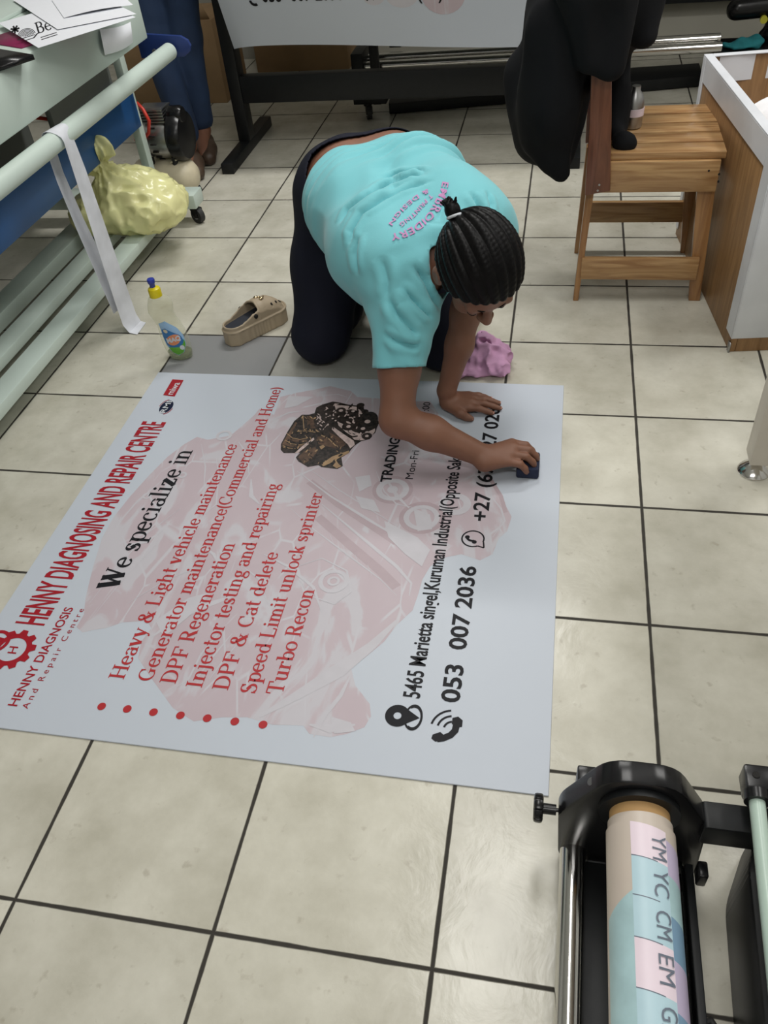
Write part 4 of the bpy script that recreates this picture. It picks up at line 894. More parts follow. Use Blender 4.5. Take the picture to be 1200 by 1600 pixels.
# jacket
s = SDF((1.28, -1.0, .34), (1.86, -.2, 1.04), .008)
s.cap((1.56, -.83, .86), (1.56, -.38, .88), .06, .06, k=.04)
s.ell((1.47, -.64, .70), (.085, .20, .24), k=.06).ell((1.63, -.56, .80), (.10, .19, .15), k=.05).ell((1.45, -.66, .56), (.07, .19, .14), k=.05)
s.cap((1.47, -.74, .75), (1.475, -.765, .44), .075, .040, k=.04).cap((1.475, -.765, .46), (1.50, -.775, .40), .035, .020, k=.02)
s.cap((1.40, -.60, .6), (1.425, -.70, .46), .07, .062, k=.03).cap((1.66, -.66, .86), (1.68, -.70, .72), .07, .04, k=.03).cap((1.50, -.845, .94), (1.545, -.850, .71), .06, .030, k=.03).cap((1.60, -.82, .94), (1.60, -.845, .69), .06, .026, k=.03)
s.cap((1.62, -.5, .75), (1.635, -.66, .47), .05, .022, k=.02).cap((1.635, -.66, .47), (1.665, -.74, .462), .020, .016, k=.02)
P = s.P(); s.D += .016 * np.sin((P[..., 1] * 46 + P[..., 0] * 16) + 5 * vnoise(P, 7, 11)) * np.clip((1.0 - P[..., 2]) * 2, .2, 1) * .55 + .034 * np.abs(vnoise(P * np.array((1, 1, .45), np.float32), 12, 12)) - .012
tag(sdf_obj(s, 'jacket', M['jacket'], smooth=1, origin=(1.56, -.6, .5)), 'black jacket thrown over the back of the wooden chair', 'jacket').location = (1.56, -.6, .5)
ct = MB().lathe([(.022, 0), (.026, .003), (.028, .03), (.026, .07), (.020, .09), (.012, .10), (.012, .112)], (1.690, -.59, SZ), 'Z')
cu = thing_mesh(ct, 'small_bottle', M['alu'], 'small grey bottle on the chair seat beside the jacket', 'bottle', loc=(1.69, -.59, SZ))
MB().cyl((1.69, -.59, SZ + .035), (1.69, -.59, SZ + .055), .0285).build('wrapper', M['p_pink'], cu)

# ------------------------------------------------------------------ wooden crate on the right
rz = math.atan2(.09, .74); cr = empty('wooden_crate', (1.99, -1.06, 0), 'open plywood crate edged with white tape, beside the wooden chair', 'crate')
cm = Matrix.Translation((1.99, -1.06, 0)) @ Matrix.Rotation(rz, 4, 'Z')
def cbox(*a_, **k): return MB().box(*a_, mtx=cm, **k)
W, D, H = .62, .75, .56
cbox(.0, .016, 0, D, .0, H, bev=.002).build('side_panel', M['ply'], cr); cbox(W - .016, W, 0, D, .0, H, bev=.002).build('side_panel', M['ply'], cr)
cbox(.016, W - .016, D - .016, D, .0, H, bev=.002).build('side_panel', M['ply'], cr); cbox(.016, W - .016, 0.0, .016, .0, H, bev=.002).build('side_panel', M['ply'], cr)
cbox(.016, W - .016, .016, D - .016, .02, .036).build('bottom_panel', M['ply'], cr)
cbox(-.004, W, -.006, .0, .045, H, bev=.002).build('front_sheet', M['tape'], cr)['label'] = 'white front sheet'
for b_ in ((-.004, .0, -.006, .052, .045, H), (-.004, 0, D - .03, D, .03, H), (-.004, .0, .052, D - .03, H - .065, H), (-.004, .022, -.006, D, H, H + .004), (.022, W, D - .024, D, H, H + .004), (.022, W, -.006, .02, H, H + .004), (W - .022, W, .02, D - .024, H, H + .004)):
    cbox(*b_, bev=.001, seg=1).build('tape_edging', M['tape'], cr)
for b_ in ((-.004, 0, -.004, .012, .0, .03),): cbox(*b_).build('corner_plate', M['alu'], cr)
mb = MB(); mb.grid([[cm @ Vector((.04 + .16 * i / 6, D - .018 - .003 * math.sin(i), H + .004 - .075 * j / 5)) for i in range(7)] for j in range(6)])
thing_mesh(mb, 'paper_sheet', M['paper_solid'], 'small white paper hooked over the back rim of the crate', 'paper', loc=tuple(cm @ Vector((.16, D - .018, H))), solid=.0004)
c0 = np.array(cm @ Vector((.165, .42, .38)))
s = SDF(c0 - np.array((.26, .33, .33)), c0 + np.array((.26, .33, .27)), .010)
for k in range(7): s.ell(c0 + np.array((random.uniform(-.06, .08), random.uniform(-.16, .16), random.uniform(-.12, .09))), (.08, .10, .08), k=.04)
s.ell(c0 + (-.03, -.08, .08), (.09, .12, .08), k=.04).ell(c0 + (0, 0, -.16), (.12, .22, .13), k=.04); P = s.P(); s.D += .05 * np.abs(vnoise(P, 11, 21)) + .02 * np.abs(vnoise(P, 28, 22)) - .018
q_ = (P - np.array(cm.translation, np.float32)) @ np.array(cm.to_3x3(), np.float32)
s.D = np.maximum(s.D, np.maximum(np.maximum(.020 - q_[..., 0], q_[..., 0] - W + .020), np.maximum(np.maximum(.020 - q_[..., 1], q_[..., 1] - D + .022), .038 - q_[..., 2])).astype(np.float32))
tag(sdf_obj(s, 'plastic_sheeting', M['whitecloth'], smooth=1, origin=(c0[0], c0[1], .04)), 'crumpled white sheeting piled inside the plywood crate', 'sheeting').location = (c0[0], c0[1], .04)

# ------------------------------------------------------------------ stand with chrome levelling feet at the right edge
st = empty('equipment_stand', (2.1, -1.8, 0), 'light grey equipment stand on round chrome levelling feet at the right edge', 'stand')
for x, y in ((1.986, -1.575), (2.0, -2.06), (2.5, -1.575), (2.5, -2.06)):
    f = MB().lathe([(.036, 0), (.037, .004), (.033, .010), (.016, .022), (.009, .026), (.009, .05)], (x, y, 0), 'Z').build('levelling_foot', M['chrome'], st); f['label'] = 'chrome levelling foot'
    if (x, y) == (2.0, -2.06): MB().box(x + .03, x + .08, y - .03, y + .03, .04, .70, .004).build('leg', M['legpaint'], st); MB().box(x - .012, x + .05, y - .012, y + .012, .04, .055, .002).build('foot_lug', M['legpaint'], st)
    else: MB().box(x - .020, x + .045, y - .025, y + .035, .036, .70, .004).build('leg', M['legpaint'], st)
MB().box(1.97, 2.55, -2.1, -1.53, .70, .74, .004).build('top', M['legpaint'], st)

# ------------------------------------------------------------------ take-up unit, front right
tu = empty('take_up_unit', (1.66, -2.8, 0), 'black take-up unit with chrome tubes holding a printed roll, front right', 'roll holder')
AX, AZ = 1.656, .218
def rounded(pts, r, n=5):
    out = []; k = len(pts)
    for i in range(k):
        p = np.array(pts[i], float); a = np.array(pts[i - 1], float); b = np.array(pts[(i + 1) % k], float); rr = r[i] if isinstance(r, (list, tuple)) else r
        u = (a - p) / np.linalg.norm(a - p); v = (b - p) / np.linalg.norm(b - p)
        for t in np.linspace(0, 1, n): out.append(tuple((p + u * rr) * (1 - t) ** 2 + p * 2 * t * (1 - t) + (p + v * rr) * t * t))
    return out
prof = rounded([(1.608, .284), (1.700, .284), (1.754, .186), (1.762, .030), (1.556, .030), (1.548, .170)], [.03, .03, .02, .01, .02, .02])
mb = MB(); mb.prism(prof, (0, .034, 0), .003, origin=(0, -2.578, 0)); mb.build('end_bracket', M['black_plastic'], tu)
MB().lathe([(.030, 0), (.052, 0), (.055, .004), (.055, .012), (.030, .012)], (AX, -2.577, AZ), Matrix.Rotation(PI / 2, 4, 'X'), n=40).build('hub', M['black_metal'], tu)
MB().box(1.572, 1.600, -2.546, -2.520, .14, .215, .003).build('guide_block', M['black_plastic'], tu)
kn = MB().cyl((1.552, -2.562, .150), (1.528, -2.562, .150), .003).cyl((1.546, -2.562, .150), (1.526, -2.562, .150), .008)
kb = kn.build('knob_shaft', M['black_plastic'], tu)
mb = MB()
for k in range(4): a = PI * k / 4 + .2; mb.box(-.007, .007, -.021, .021, -.008, .008, .004, mtx=Matrix.Translation((1.520, -2.562, .150)) @ Matrix.Rotation(a, 4, 'X'))
mb.cyl((1.527, -2.562, .150), (1.513, -2.562, .150), .015).build('knob', M['black_plastic'], tu)
MB().cyl((1.577, -2.578, .060), (1.567, -3.35, .060), .0195, n=32).build('chrome_tube', M['chrome'], tu)['label'] = 'chrome tube'
MB().cyl((1.722, -2.578, .060), (1.712, -3.35, .060), .0175, n=32).build('chrome_tube', M['chrome'], tu)['label'] = 'chrome tube'
MB().box(1.592, 1.750, -3.35, -2.58, .018, .034, .003).build('channel_plate', M['black_metal'], tu)
MB().box(1.740, 1.752, -3.35, -2.58, .030, .072, .002).build('side_rail', M['black_metal'], tu)
MB().box(1.752, 1.766, -2.612, -2.588, .070, .105, .003).build('latch', M['black_plastic'], tu)
MB().prism(rounded([(1.745, .150), (1.745, .200), (1.838, .200), (1.872, .178), (1.872, .120), (1.838, .150)], .006, 3), (0, .040, 0), .002, origin=(0, -2.585, 0)).build('cross_arm', M['black_metal'], tu)
MB().prism(rounded([(1.806, -2.610), (1.846, -2.510), (1.99, -2.46), (1.99, -3.4), (1.778, -3.4)], [.02, .02, .02, .01, .01]), (0, 0, .165), .006, origin=(0, 0, .0), v=(0, 1, 0)).build('frame_housing', M['black_metal'], tu)
MB().cyl((1.806, -2.55, .25), (1.775, -3.30, .25), .0105, n=24).build('tension_rod', M['greenrod'], tu)['label'] = 'pale green tension rod'
MB().box(1.792, 1.866, -2.552, -2.515, .225, .262, .004).cyl((1.806, -2.552, .25), (1.8055, -2.566, .25), .017).build('rod_clamp', M['black_plastic'], tu)
MB().cyl((1.806, -2.532, .261), (1.806, -2.532, .2635), .005).build('screw', M['hole'], tu)
MB().box(1.84, 1.86, -2.545, -2.505, .16, .23, .002).build('clamp_stem', M['black_metal'], tu)
 
MB().cyl((1.590, -2.562, .2440), (1.5875, -2.562, .2462), .006).build('sticker', M['alu'], tu)
for y in (-2.56, -3.3): MB().box(1.60, 1.72, y - .02, y + .02, .0, .03, .004).build('leg', M['black_metal'], tu)
# the roll
ro = empty('print_roll', (AX, -2.95, AZ), 'roll of pastel printed paper on a cardboard core in the black take-up unit', 'roll')
Y0, Y1, RR = -2.586, -3.34, .0455
MB().lathe([(.030, 0), (.0405, 0), (.0405, .73), (.030, .73)], (AX, Y0, AZ), Matrix.Rotation(PI / 2, 4, 'X'), n=48).build('core', M['core'], ro)
MB().lathe([(.0405, .018), (.0430, .0185), (.0430, .032), (RR, .0325), (RR, .72), (.0405, .7205)], (AX, Y0, AZ), Matrix.Rotation(PI / 2, 4, 'X'), n=64).build('paper', M['rollpaper'], ro)
def onroll(a, y, lift=.0003): return (AX + (RR + lift) * math.sin(a), y, AZ + (RR + lift) * math.cos(a))
def patch(a0, a1, ya, yb, m, name, lift=.0003, skew=0.0):
    n = 10; return MB().grid([[onroll(a0 + (a1 - a0) * i / n, y + skew * i / n, lift) for i in range(n + 1)] for y in np.linspace(ya, yb, 5)]).build(name, m, ro)
yy = -2.620
blocks = [('p_pink', .046, 'YM'), ('p_blue', .050, 'YC'), ('p_blue', .050, 'CM'), ('p_pink', .056, 'EM'), ('p_blue', .058, 'GM'), ('p_pink', .06, 'MY'), ('p_blue', .06, 'CY'), ('p_pink', .06, 'CM'), ('p_blue', .1, 'YC')]
for i, (mm, L, t) in enumerate(blocks):
    y2 = max(yy - L, -3.325)
    patch(-.42, .62, yy, y2, M[mm], 'printed_block', skew=-.008)
    patch(.62, 1.45, yy - .018, y2 - .018, M[('p_lilac', 'p_teal', 'p_deep', 'p_lilac', 'p_deep', 'p_teal', 'p_lilac', 'p_deep', 'p_teal')[i]], 'printed_block', skew=-.010)
    patch(-.42, .30, y2, y2 + .0012, M['p_line'], 'printed_line', .0005, -.006)
    V, Fs, w_ = sans(t)
    mb = MB(); L2 = .033
    mb.raw([onroll(.16 + .42 * v[1] + .06 * v[0] / w_ * 0, yy - .010 - L2 * v[0] / w_ - .006, .0017) for v in V], Fs); mb.build('printed_lettering', M['p_line'], ro, smooth=False)
    yy = y2
    if yy <= -3.32: break
patch(-1.35, -.42, -2.74, -3.325, M['p_teal'], 'printed_block', .00025, .03)
ca = bpy.data.curves
thing_mesh(MB().tube([(1.755, -2.93, .006), (1.748, -2.80, .007), (1.755, -2.775, .008), (1.770, -2.768, .008), (1.780, -2.785, .008), (1.783, -2.95, .007)], .0055), 'power_cable', M['black_rubber'], 'black cable looped on the tiles between the take-up roll and black housing', 'cable', loc=(1.765, -2.8, 0))
# ------------------------------------------------------------------ washing-up liquid bottle
bo = np.array((.382, -1.160, 0.0))
bl = empty('detergent_bottle', tuple(bo), 'clear washing-up liquid bottle with yellow cap and blue spout, near the banner corner', 'bottle')
PRF = [(.0, 0, .030, .022), (.004, 0, .036, .026), (.015, .000, .039, .028), (.040, -.003, .043, .030), (.066, -.005, .044, .030), (.092, -.007, .041, .029), (.114, -.010, .0375, .027), (.135, -.019, .0365, .026), (.155, -.025, .0395, .026), (.175, -.021, .040, .026), (.192, -.018, .037, .025), (.203, -.020, .029, .022), (.208, -.022, .017, .016)]
def bprof(z):
    zs = [p[0] for p in PRF]; return [float(np.interp(z, zs, [p[i] for p in PRF])) for i in (1, 2, 3)]
zs = np.concatenate([[0, .004], np.linspace(.012, .2, 26), [.208]])
def bring(z, inset=0.0, n=36):
    c, hw, hd = bprof(z); return [tuple(bo + np.array((c + (hw - inset) * math.cos(2 * PI * k / n), (hd - inset) * math.sin(2 * PI * k / n), z))) for k in range(n)]
mb = MB(); rings = [bring(z) for z in zs]; mb.grid([r + [r[0]] for r in rings]); mb.poly(rings[0][::-1]); bmesh.ops.remove_doubles(mb.bm, verts=mb.bm.verts[:], dist=1e-6)
mb.build('bottle_body', M['clear'], bl)
M['liquid'] = mat('pale_green_liquid', (.50, .56, .36), .15, trans=.75, var=.02)
mb = MB(); rings = [bring(z, .0025) for z in (.003, .006, .012, .018, .022)]; mb.grid([r + [r[0]] for r in rings]); mb.poly(rings[0][::-1]); mb.poly(rings[-1]); mb.build('liquid', M['liquid'], bl)
def cap_at(z): return bo + np.array((bprof(z)[0] - .003, 0, z))
c = cap_at(.208); MB().lathe([(.016, 0), (.0185, .001), (.0185, .022), (.017, .026), (.009, .030)], tuple(c - np.array((0, 0, .003))), 'Z').build('cap', M['yellowcap'], bl)
MB().lathe([(.008, 0), (.008, .010), (.0105, .014), (.0115, .022), (.010, .026), (.005, .027)], tuple(c + np.array((-.002, 0, .026))), 'Z').build('spout', M['bluecap'], bl)
def onb(x, z, lift=.0006):
    c, hw, hd = bprof(z); ph = math.asin(max(-.97, min(.97, x / hw))) + .30; return tuple(bo + np.array((c + (hw + lift) * math.sin(ph), -(hd + lift) * math.cos(ph), z)))   # the label faces the room
def label(poly, m, name, lift, cuts=14):
    """fill the outline (x,z) with rows and lay it on the front of the bottle"""
    zz = [p[1] for p in poly]; rows = []
    for z in np.linspace(min(zz) + 1e-4, max(zz) - 1e-4, cuts):
        xs = []
        for i in range(len(poly)):
            a, b = poly[i], poly[(i + 1) % len(poly)]
            if (a[1] - z) * (b[1] - z) <= 0 and a[1] != b[1]: xs.append(a[0] + (b[0] - a[0]) * (z - a[1]) / (b[1] - a[1]))
        rows.append([onb(x, z, lift) for x in np.linspace(min(xs), max(xs), 9)])
    return MB().grid(rows).build(name, m, bl)
def oval(cx_, cz, rx, rz_, n=28, tilt=0): return [(cx_ + rx * math.cos(2 * PI * k / n), cz + rz_ * math.sin(2 * PI * k / n) + tilt * rx * math.cos(2 * PI * k / n)) for k in range(n)]
label([(-.022, .134), (.0, .137), (.020, .115), (.031, .085), (.030, .055), (.015, .030), (-.004, .022), (-.020, .034), (-.029, .055), (-.031, .085), (-.028, .115)], M['l_blue'], 'label', .0006)
label([(-.026, .112), (-.014, .114), (.022, .088), (.028, .062), (.012, .042), (-.012, .040), (-.028, .060), (-.030, .085)], M['l_deep'], 'label_blue_band', .0009)
label([(-.026, .052), (.0, .047), (.022, .060), (.0285, .074), (.0285, .056), (.014, .031), (-.004, .024), (-.018, .034)], M['l_green'], 'label_green_band', .0010)
label(oval(-.002, .076, .022, .017, tilt=.25), M['l_orange'], 'label_orange_oval', .0012)
label(oval(-.016, .105, .006, .006), M['cream'], 'label_leaf', .0012); label(oval(.015, .048, .007, .008), M['white_ink'], 'label_badge', .0013)
V, Fs, w_ = sans('MAQ', .05); MB().raw([onb(-.023 + .043 * v[0] / w_, .066 + .0155 * v[1] + .0085 * v[0] / w_, .0020) for v in V], Fs).build('label_lettering', M['white_ink'], bl, smooth=False)

# ------------------------------------------------------------------ clogs (platform foam clogs), local +x = toe
def make_clog(name, loc, rz_, label_, group, full=True):
    r = empty(name, loc, label_, 'clog', group, rz_)
    h = .0026; s = SDF((-.02, -.07, -.006), (.265, .07, .125), h); P = s.P(); x, y, z = P[..., 0], P[..., 1], P[..., 2]
    XA, XB, RA, RB = .036, .195, .035, .047
    def plan(x, y):                                      # signed distance to the foot-shaped outline
        t = np.clip((x - XA) / (XB - XA), 0, 1); return np.sqrt((x - XA - t * (XB - XA)) ** 2 + y ** 2) - (RA + (RB - RA) * t)
    def top(x, y):
        tz = np.interp(x, [-.01, .05, .085, .115, .145, .19, .242], [.066, .068, .082, .103, .107, .096, .066]); return tz - np.interp(x, [0, .09, .13, .25], [.0, .006, .030, .034]) * np.exp(np.minimum(plan(x, y), 0) / .013)
    def hwf(x): return float(RA + (RB - RA) * np.clip((x - XA) / (XB - XA), 0, 1))
    out = plan(x, y); dome = top(x, y)
    sole = np.maximum(np.maximum(out - .003 + .0012 * np.cos(np.arctan2(y, x - .12) * 26), z - .048), -z)
    upper = np.maximum(np.maximum(out, (z - dome) * .75), .040 - z)
    inner = np.maximum(np.maximum(out + .0062, (z - dome + .0062) * .75), .052 - z)
    d = np.minimum(sole, np.maximum(upper, -inner))
    d = np.maximum(d, -np.maximum(np.maximum(out + .0062, .0535 - z), x - (.130 - .25 * np.abs(y))))
    d = np.minimum(d, np.sqrt((out - .002) ** 2 + (z - .049) ** 2) - .0034)
    rim = np.abs(x - (.130 - .25 * np.abs(y))) ; d = np.minimum(d, np.maximum(np.maximum(np.maximum(out - .0018, (z - dome - .002) * .75), np.maximum(rim - .004, .055 - z)), -inner))
    s.D = d.astype(np.float32)
    sdf_obj(s, 'foam_body', M['clog'], r, smooth=1)
    n = 24; X_ = np.linspace(.012, .170, n)
    mb = MB(); mb.grid([[(a, t * (math.sqrt(max(0, RA ** 2 - (XA - a) ** 2)) if a < XA else hwf(a)) * .84, .0545) for t in (-1, -.5, 0, .5, 1)] for a in X_]); me = mb
    bm = me.bm; m_ = bpy.data.meshes.new('insole'); bm.to_mesh(m_); bm.free(); link('insole', m_, M['insole'], r)
    def small(nm, mbx, mm):
        m_ = bpy.data.meshes.new(nm); mbx.bm.to_mesh(m_); mbx.bm.free(); return link(nm, m_, mm, r)
    for sgn in (-1, 1): small('rivet', MB().cyl((.102, sgn * .036, .074), (.102, sgn * .0435, .074), .0072), M['hole'])
    for a, b in ((.215, -.024), (.228, -.012), (.232, .004), (.222, .018), (.196, -.033), (.176, -.036)):
        zc = float(top(np.array(a), np.array(b)))
        nv = Vector((.7, b * 18, .7)).normalized(); p_ = Vector((a, b, zc)); small('vent_hole', MB().cyl(p_ - nv * .004, p_ + nv * .0012, .0046, n=12), M['hole'])
    for a, b, q in ((.150, .010, .009), (.157, .004, .006), (.160, -.008, .007), (.152, -.012, .006), (.168, -.004, .003), (.174, .002, .003)):
        zc = float(top(np.array(a), np.array(b))); small('charm', MB().lathe([(q * .4, 0), (q, .001), (q * .7, .004), (q * .2, .006)], (a, b, zc), 'Z', n=7), M['gold'])
    r.scale = (.95, .95, .95)
    return r
pa = at_z(352, 545); pb = at_z(438, 497); ang = math.atan2(pb[1] - pa[1], pb[0] - pa[0])
make_clog('foam_clog', (at_z(357, 540)[0], at_z(357, 540)[1], 0), ang, 'beige foam clog with charms on the tiles left of the kneeling person', 'pair of beige clogs')
make_clog('foam_clog', (1.226, -1.03, 0), math.radians(84), 'beige foam clog almost hidden behind the kneeling person and the pink rag', 'pair of beige clogs')

# ------------------------------------------------------------------ pink rag
RC_ = np.array((1.312, -1.172, 0.0)); s = SDF(RC_ - np.array((.13, .14, .01)), RC_ + np.array((.13, .16, .12)), .004)
s.ell(RC_ + (.02, .02, .03), (.050, .062, .030), k=.02).ell(RC_ + (-.045, -.035, .016), (.052, .040, .018), k=.02).ell(RC_ + (.045, -.02, .025), (.036, .042, .028), k=.02).cap(RC_ + (-.005, .05, .03), RC_ + (-.012, .095, .045), .030, .010, k=.02).cap(RC_ + (-.02, 0, .03), RC_ + (.0, .04, .06), .03, .02, k=.02)
P = s.P(); s.D += .050 * np.abs(vnoise(P * np.array((1.2, 1, 1.4), np.float32), 21, 31)) + .022 * np.abs(vnoise(P, 52, 32)) - .012; s.D = np.maximum(s.D, (.001 - P[..., 2]))
tag(sdf_obj(s, 'cleaning_rag', M['rag'], smooth=0, origin=RC_), 'crumpled pink and lilac rag on the tiles at the banner edge', 'rag').location = tuple(RC_)
# ------------------------------------------------------------------ the kneeling person
def A3(*v): return np.array(v, float)
KP = (1.0, -1.15, 0.0)
person = empty('person', KP, 'person in a turquoise t-shirt and navy leggings kneeling on hands and knees, wiping the banner', 'person')
HC = A3(1.33, -1.505, .483); HF = nrm((.279, -.469, -.838)); HU = nrm(A3(.312, -.781, .541) - (A3(.312, -.781, .541) @ HF) * HF); HR = np.cross(HF, HU)   # head centre, face, crown, her right
HS = 1.06
def hd(l, f, u): return HC + HS * (-HR * l + HF * f + HU * u)          # l towards her left
HB = np.stack([-HR, HF, HU])                                           # rows: local axes
SP = nrm((.55, -.83, .02)); LATV = nrm((.5, .8, .1))
R_SH, L_SH = A3(1.165, -1.465, .415), A3(1.318, -1.225, .465)
R_EL, R_WR = A3(1.149, -1.634, .154), A3(1.362, -1.644, .060)
L_EL, L_WR = A3(1.280, -1.310, .255), A3(1.232, -1.372, .056)
TL = [A3(1.035, -.945, .445), A3(1.125, -1.075, .462), A3(1.215, -1.215, .455), A3(1.265, -1.285, .455)]
TR = [A3(.918, -.995, .445), A3(.990, -1.155, .448), A3(1.085, -1.335, .428), A3(1.140, -1.415, .425)]
def torso(s, off, k=.06):
    s.chain(TL, [.118 + off, .104 + off, .108 + off, .088 + off], k); s.chain(TR, [.118 + off, .104 + off, .108 + off, .088 + off], k)
    s.cap(A3(1.14, -1.415, .43), A3(1.265, -1.285, .46), .085 + off, .085 + off, k)
    s.cap(A3(1.12, -1.23, .37), A3(1.00, -1.07, .38), .075 + off, .085 + off, k)
    return s
h = .0038
s = SDF((.66, -1.79, -.004), (1.52, -.52, .70), h)
torso(s, -.004)
s.cap(A3(1.235, -1.37, .455), hd(0, -.03, -.05), .056, .052, k=.03)                                                   # neck
# head
s.ell(hd(0, -.002, .018), A3(.074, .094, .088) * HS, HB, k=.02).ell(hd(0, .026, -.035), A3(.057, .064, .074) * HS, HB, k=.02)
s.cap(hd(-.018, .058, -.086), hd(.018, .058, -.086), .024, k=.02)
for l in (-1, 1):
    s.ell(hd(l * .034, .062, -.030), A3(.028, .026, .030), HB, k=.015).ell(hd(l * .031, .100, .002), A3(.016, .010, .009), HB, k=.012, mode='sub')
    s.ell(hd(l * .031, .083, .001), A3(.014, .0115, .0105), HB, k=.004).ell(hd(l * .011, .101, -.036), A3(.0095, .010, .008), HB, k=.006)
    s.ell(hd(l * .083, -.002, -.006), A3(.012, .022, .033), HB, k=.006).ell(hd(l * .094, .004, -.004), A3(.005, .011, .019), HB, k=.005, mode='sub')
s.cap(hd(-.040, .080, .022), hd(.040, .080, .022), .011, k=.014).cap(hd(0, .090, .006), hd(0, .112, -.032), .008, .0115, k=.010)
s.cap(hd(-.019, .088, -.062), hd(.019, .088, -.062), .0075, k=.006).cap(hd(-.017, .087, -.073), hd(.017, .087, -.073), .0085, k=.006)
s.ell((.912, -.915, .440), (.106, .111, .1105), k=.05).ell((1.035, -.885, .440), (.106, .111, .1105), k=.05)
# right arm, hand gripping the pad
s.chain([R_SH, A3(1.152, -1.57, .26), R_EL], [.054, .046, .040], .03)
s.chain([R_EL, R_EL * .62 + R_WR * .38 + (0, -.004, .006), R_WR], [.039, .0395, .0265], .02)
RK = [A3(1.419, -1.594, .066), A3(1.424, -1.615, .069), A3(1.421, -1.636, .065), A3(1.413, -1.656, .058)]
for k_, q in zip(RK, (.0125, .013, .0125, .0115)): s.cap(R_WR + (k_ - RK[1]) * (.35, .45, .3), k_, .0205, q, k=.014)
fl = [(.034, .020, .011), (.037, .022, .012), (.035, .021, .011), (.029, .017, .010)]
RT = []
for (k_, (a, b, c)) in zip(RK, fl):
    p1 = k_ + (a, 0, -.004); p2 = p1 + (b * .75, 0, -.014 - .25 * max(0, k_[2] - .058)); p3 = p2 + (c * .4, 0, -.0105); RT.append(p3)
    s.chain([k_, p1, p2, p3], [.0105, .0092, .0082, .0072], .004)
s.chain([A3(1.383, -1.612, .056), A3(1.408, -1.583, .046), A3(1.434, -1.5755, .036), A3(1.455, -1.580, .028)], [.015, .0115, .0098, .008], .008)
# left arm, flat hand
s.chain([L_SH, L_EL], [.050, .038], .03); s.chain([L_EL, L_EL * .6 + L_WR * .4 + (.004, .0, 0), L_WR], [.037, .035, .0245], .02)
LK = [A3(1.291, -1.400, .0235), A3(1.298, -1.3795, .0250), A3(1.296, -1.3595, .0240), A3(1.288, -1.3410, .0215)]
LTIP = [A3(1.357, -1.4035, .0112), A3(1.3755, -1.381, .0112), A3(1.371, -1.3575, .0112), A3(1.346, -1.3375, .0105)]
s.cap(L_WR, A3(1.234, -1.372, .030), .0235, .021, k=.012)
for i, k_ in enumerate(LK):
    s.cap(A3(1.236, -1.386 + .009 * i, .0245), k_, .0195 - .001 * i, (.0128, .013, .0125, .0115)[i], k=.012)
    t_ = LTIP[i]; m1 = k_ * .55 + t_ * .45 + (0, 0, .0055); m2 = k_ * .25 + t_ * .75 + (0, 0, .0025)
    s.chain([k_, m1, m2, t_], [.0105, .0092, .0083, .0070][0:4] if i < 3 else [.0095, .0082, .0072, .0062], .004)
LTH = [A3(1.246, -1.398, .0225), A3(1.272, -1.4205, .0190), A3(1.291, -1.4300, .0150), A3(1.305, -1.4335, .0122)]
s.chain(LTH, [.0150, .0118, .0098, .0078], .008)
# thighs under the leggings, shins, bare feet
RH, RKN, RAN = A3(.893, -1.0, .43), A3(.835, -1.150, .082), A3(.885, -.77, .050)
LH, LKN, LAN = A3(1.050, -.962, .43), A3(1.196, -1.165, .080), A3(1.030, -.80, .050)
for a, b, c in ((RH, RKN, RAN), (LH, LKN, LAN)):
    s.chain([a, b], [.092, .064], .03); s.chain([b, b * .6 + c * .4 + (0, 0, .018), c], [.056, .055, .032], .03)
    d_ = nrm(c - b); s.cap(c, c + d_ * .05 + (0, 0, -.008), .030, .028, k=.02).cap(c + d_ * .05 + (0, 0, -.008), c + d_ * .175 + (0, 0, -.022), .030, .020, k=.02)
s.D = np.maximum(s.D, .0042 - s.P()[..., 2])
sdf_obj(s, 'body', M['skin'], person, smooth=2, origin=KP)
# nails
for t_, k_ in zip(LTIP + [LTH[-1]], LK + [LTH[1]]):
    d_ = nrm(t_ - k_); c_ = t_ + (0, 0, .0058) - d_ * .001; q_ = np.cross((0, 0, 1), d_)
    mb = MB(); mb.grid([[c_ + d_ * a + q_ * b + A3(0, 0, -(b / .006) ** 2 * .0022 - (a > 0) * .001) for b in np.linspace(-.0046, .0046, 5)] for a in np.linspace(-.006, .006, 4)])
    mb.build('fingernail', M['nail'] if 'nail' in M else M.setdefault('nail', mat('fingernail', lin((206, 150, 136)), .3)), person, solid=.0006)
# hair in cornrows
s = SDF(HC - .16, HC + .16, .0022); s.ell(hd(0, -.004, .020), A3(.089, .108, .101) * HS, HB, k=0)
P = s.P(); q = (P - HC.astype(np.float32)) / HS; l_ = q @ (-HR).astype(np.float32); f_ = q @ HF.astype(np.float32); u_ = q @ HU.astype(np.float32)
bl_ = -.030; fan = np.clip((f_ + .10) / .17, 0, 1); th = np.arctan2(l_ - bl_ * (1 - fan), u_ + .02)
row = np.abs(np.cos(th * 15.5 + .4)); s.D += (.0052 * (1 - row) ** 1.2 - .0012 * np.abs(np.sin(f_ * 330 + th * 20)) * row).astype(np.float32)
hl = ((f_ - .072) * .130 - (u_ - .062) * .138) / .1896
ear = np.sqrt((np.abs(l_) - .085) ** 2 + (f_ - .006) ** 2 + (u_ + .014) ** 2) - .040
s.D = np.maximum(s.D, hl.astype(np.float32) * HS); s.D = np.maximum(s.D, -ear.astype(np.float32) * HS)
hair = sdf_obj(s, 'hair', M['hair'], person, smooth=1, origin=KP)
bun_c = hd(-.034, -.112, .040); s = SDF(bun_c - .05, bun_c + .05, .0022); s.ell(bun_c, A3(.017, .020, .017), HB, k=.004)
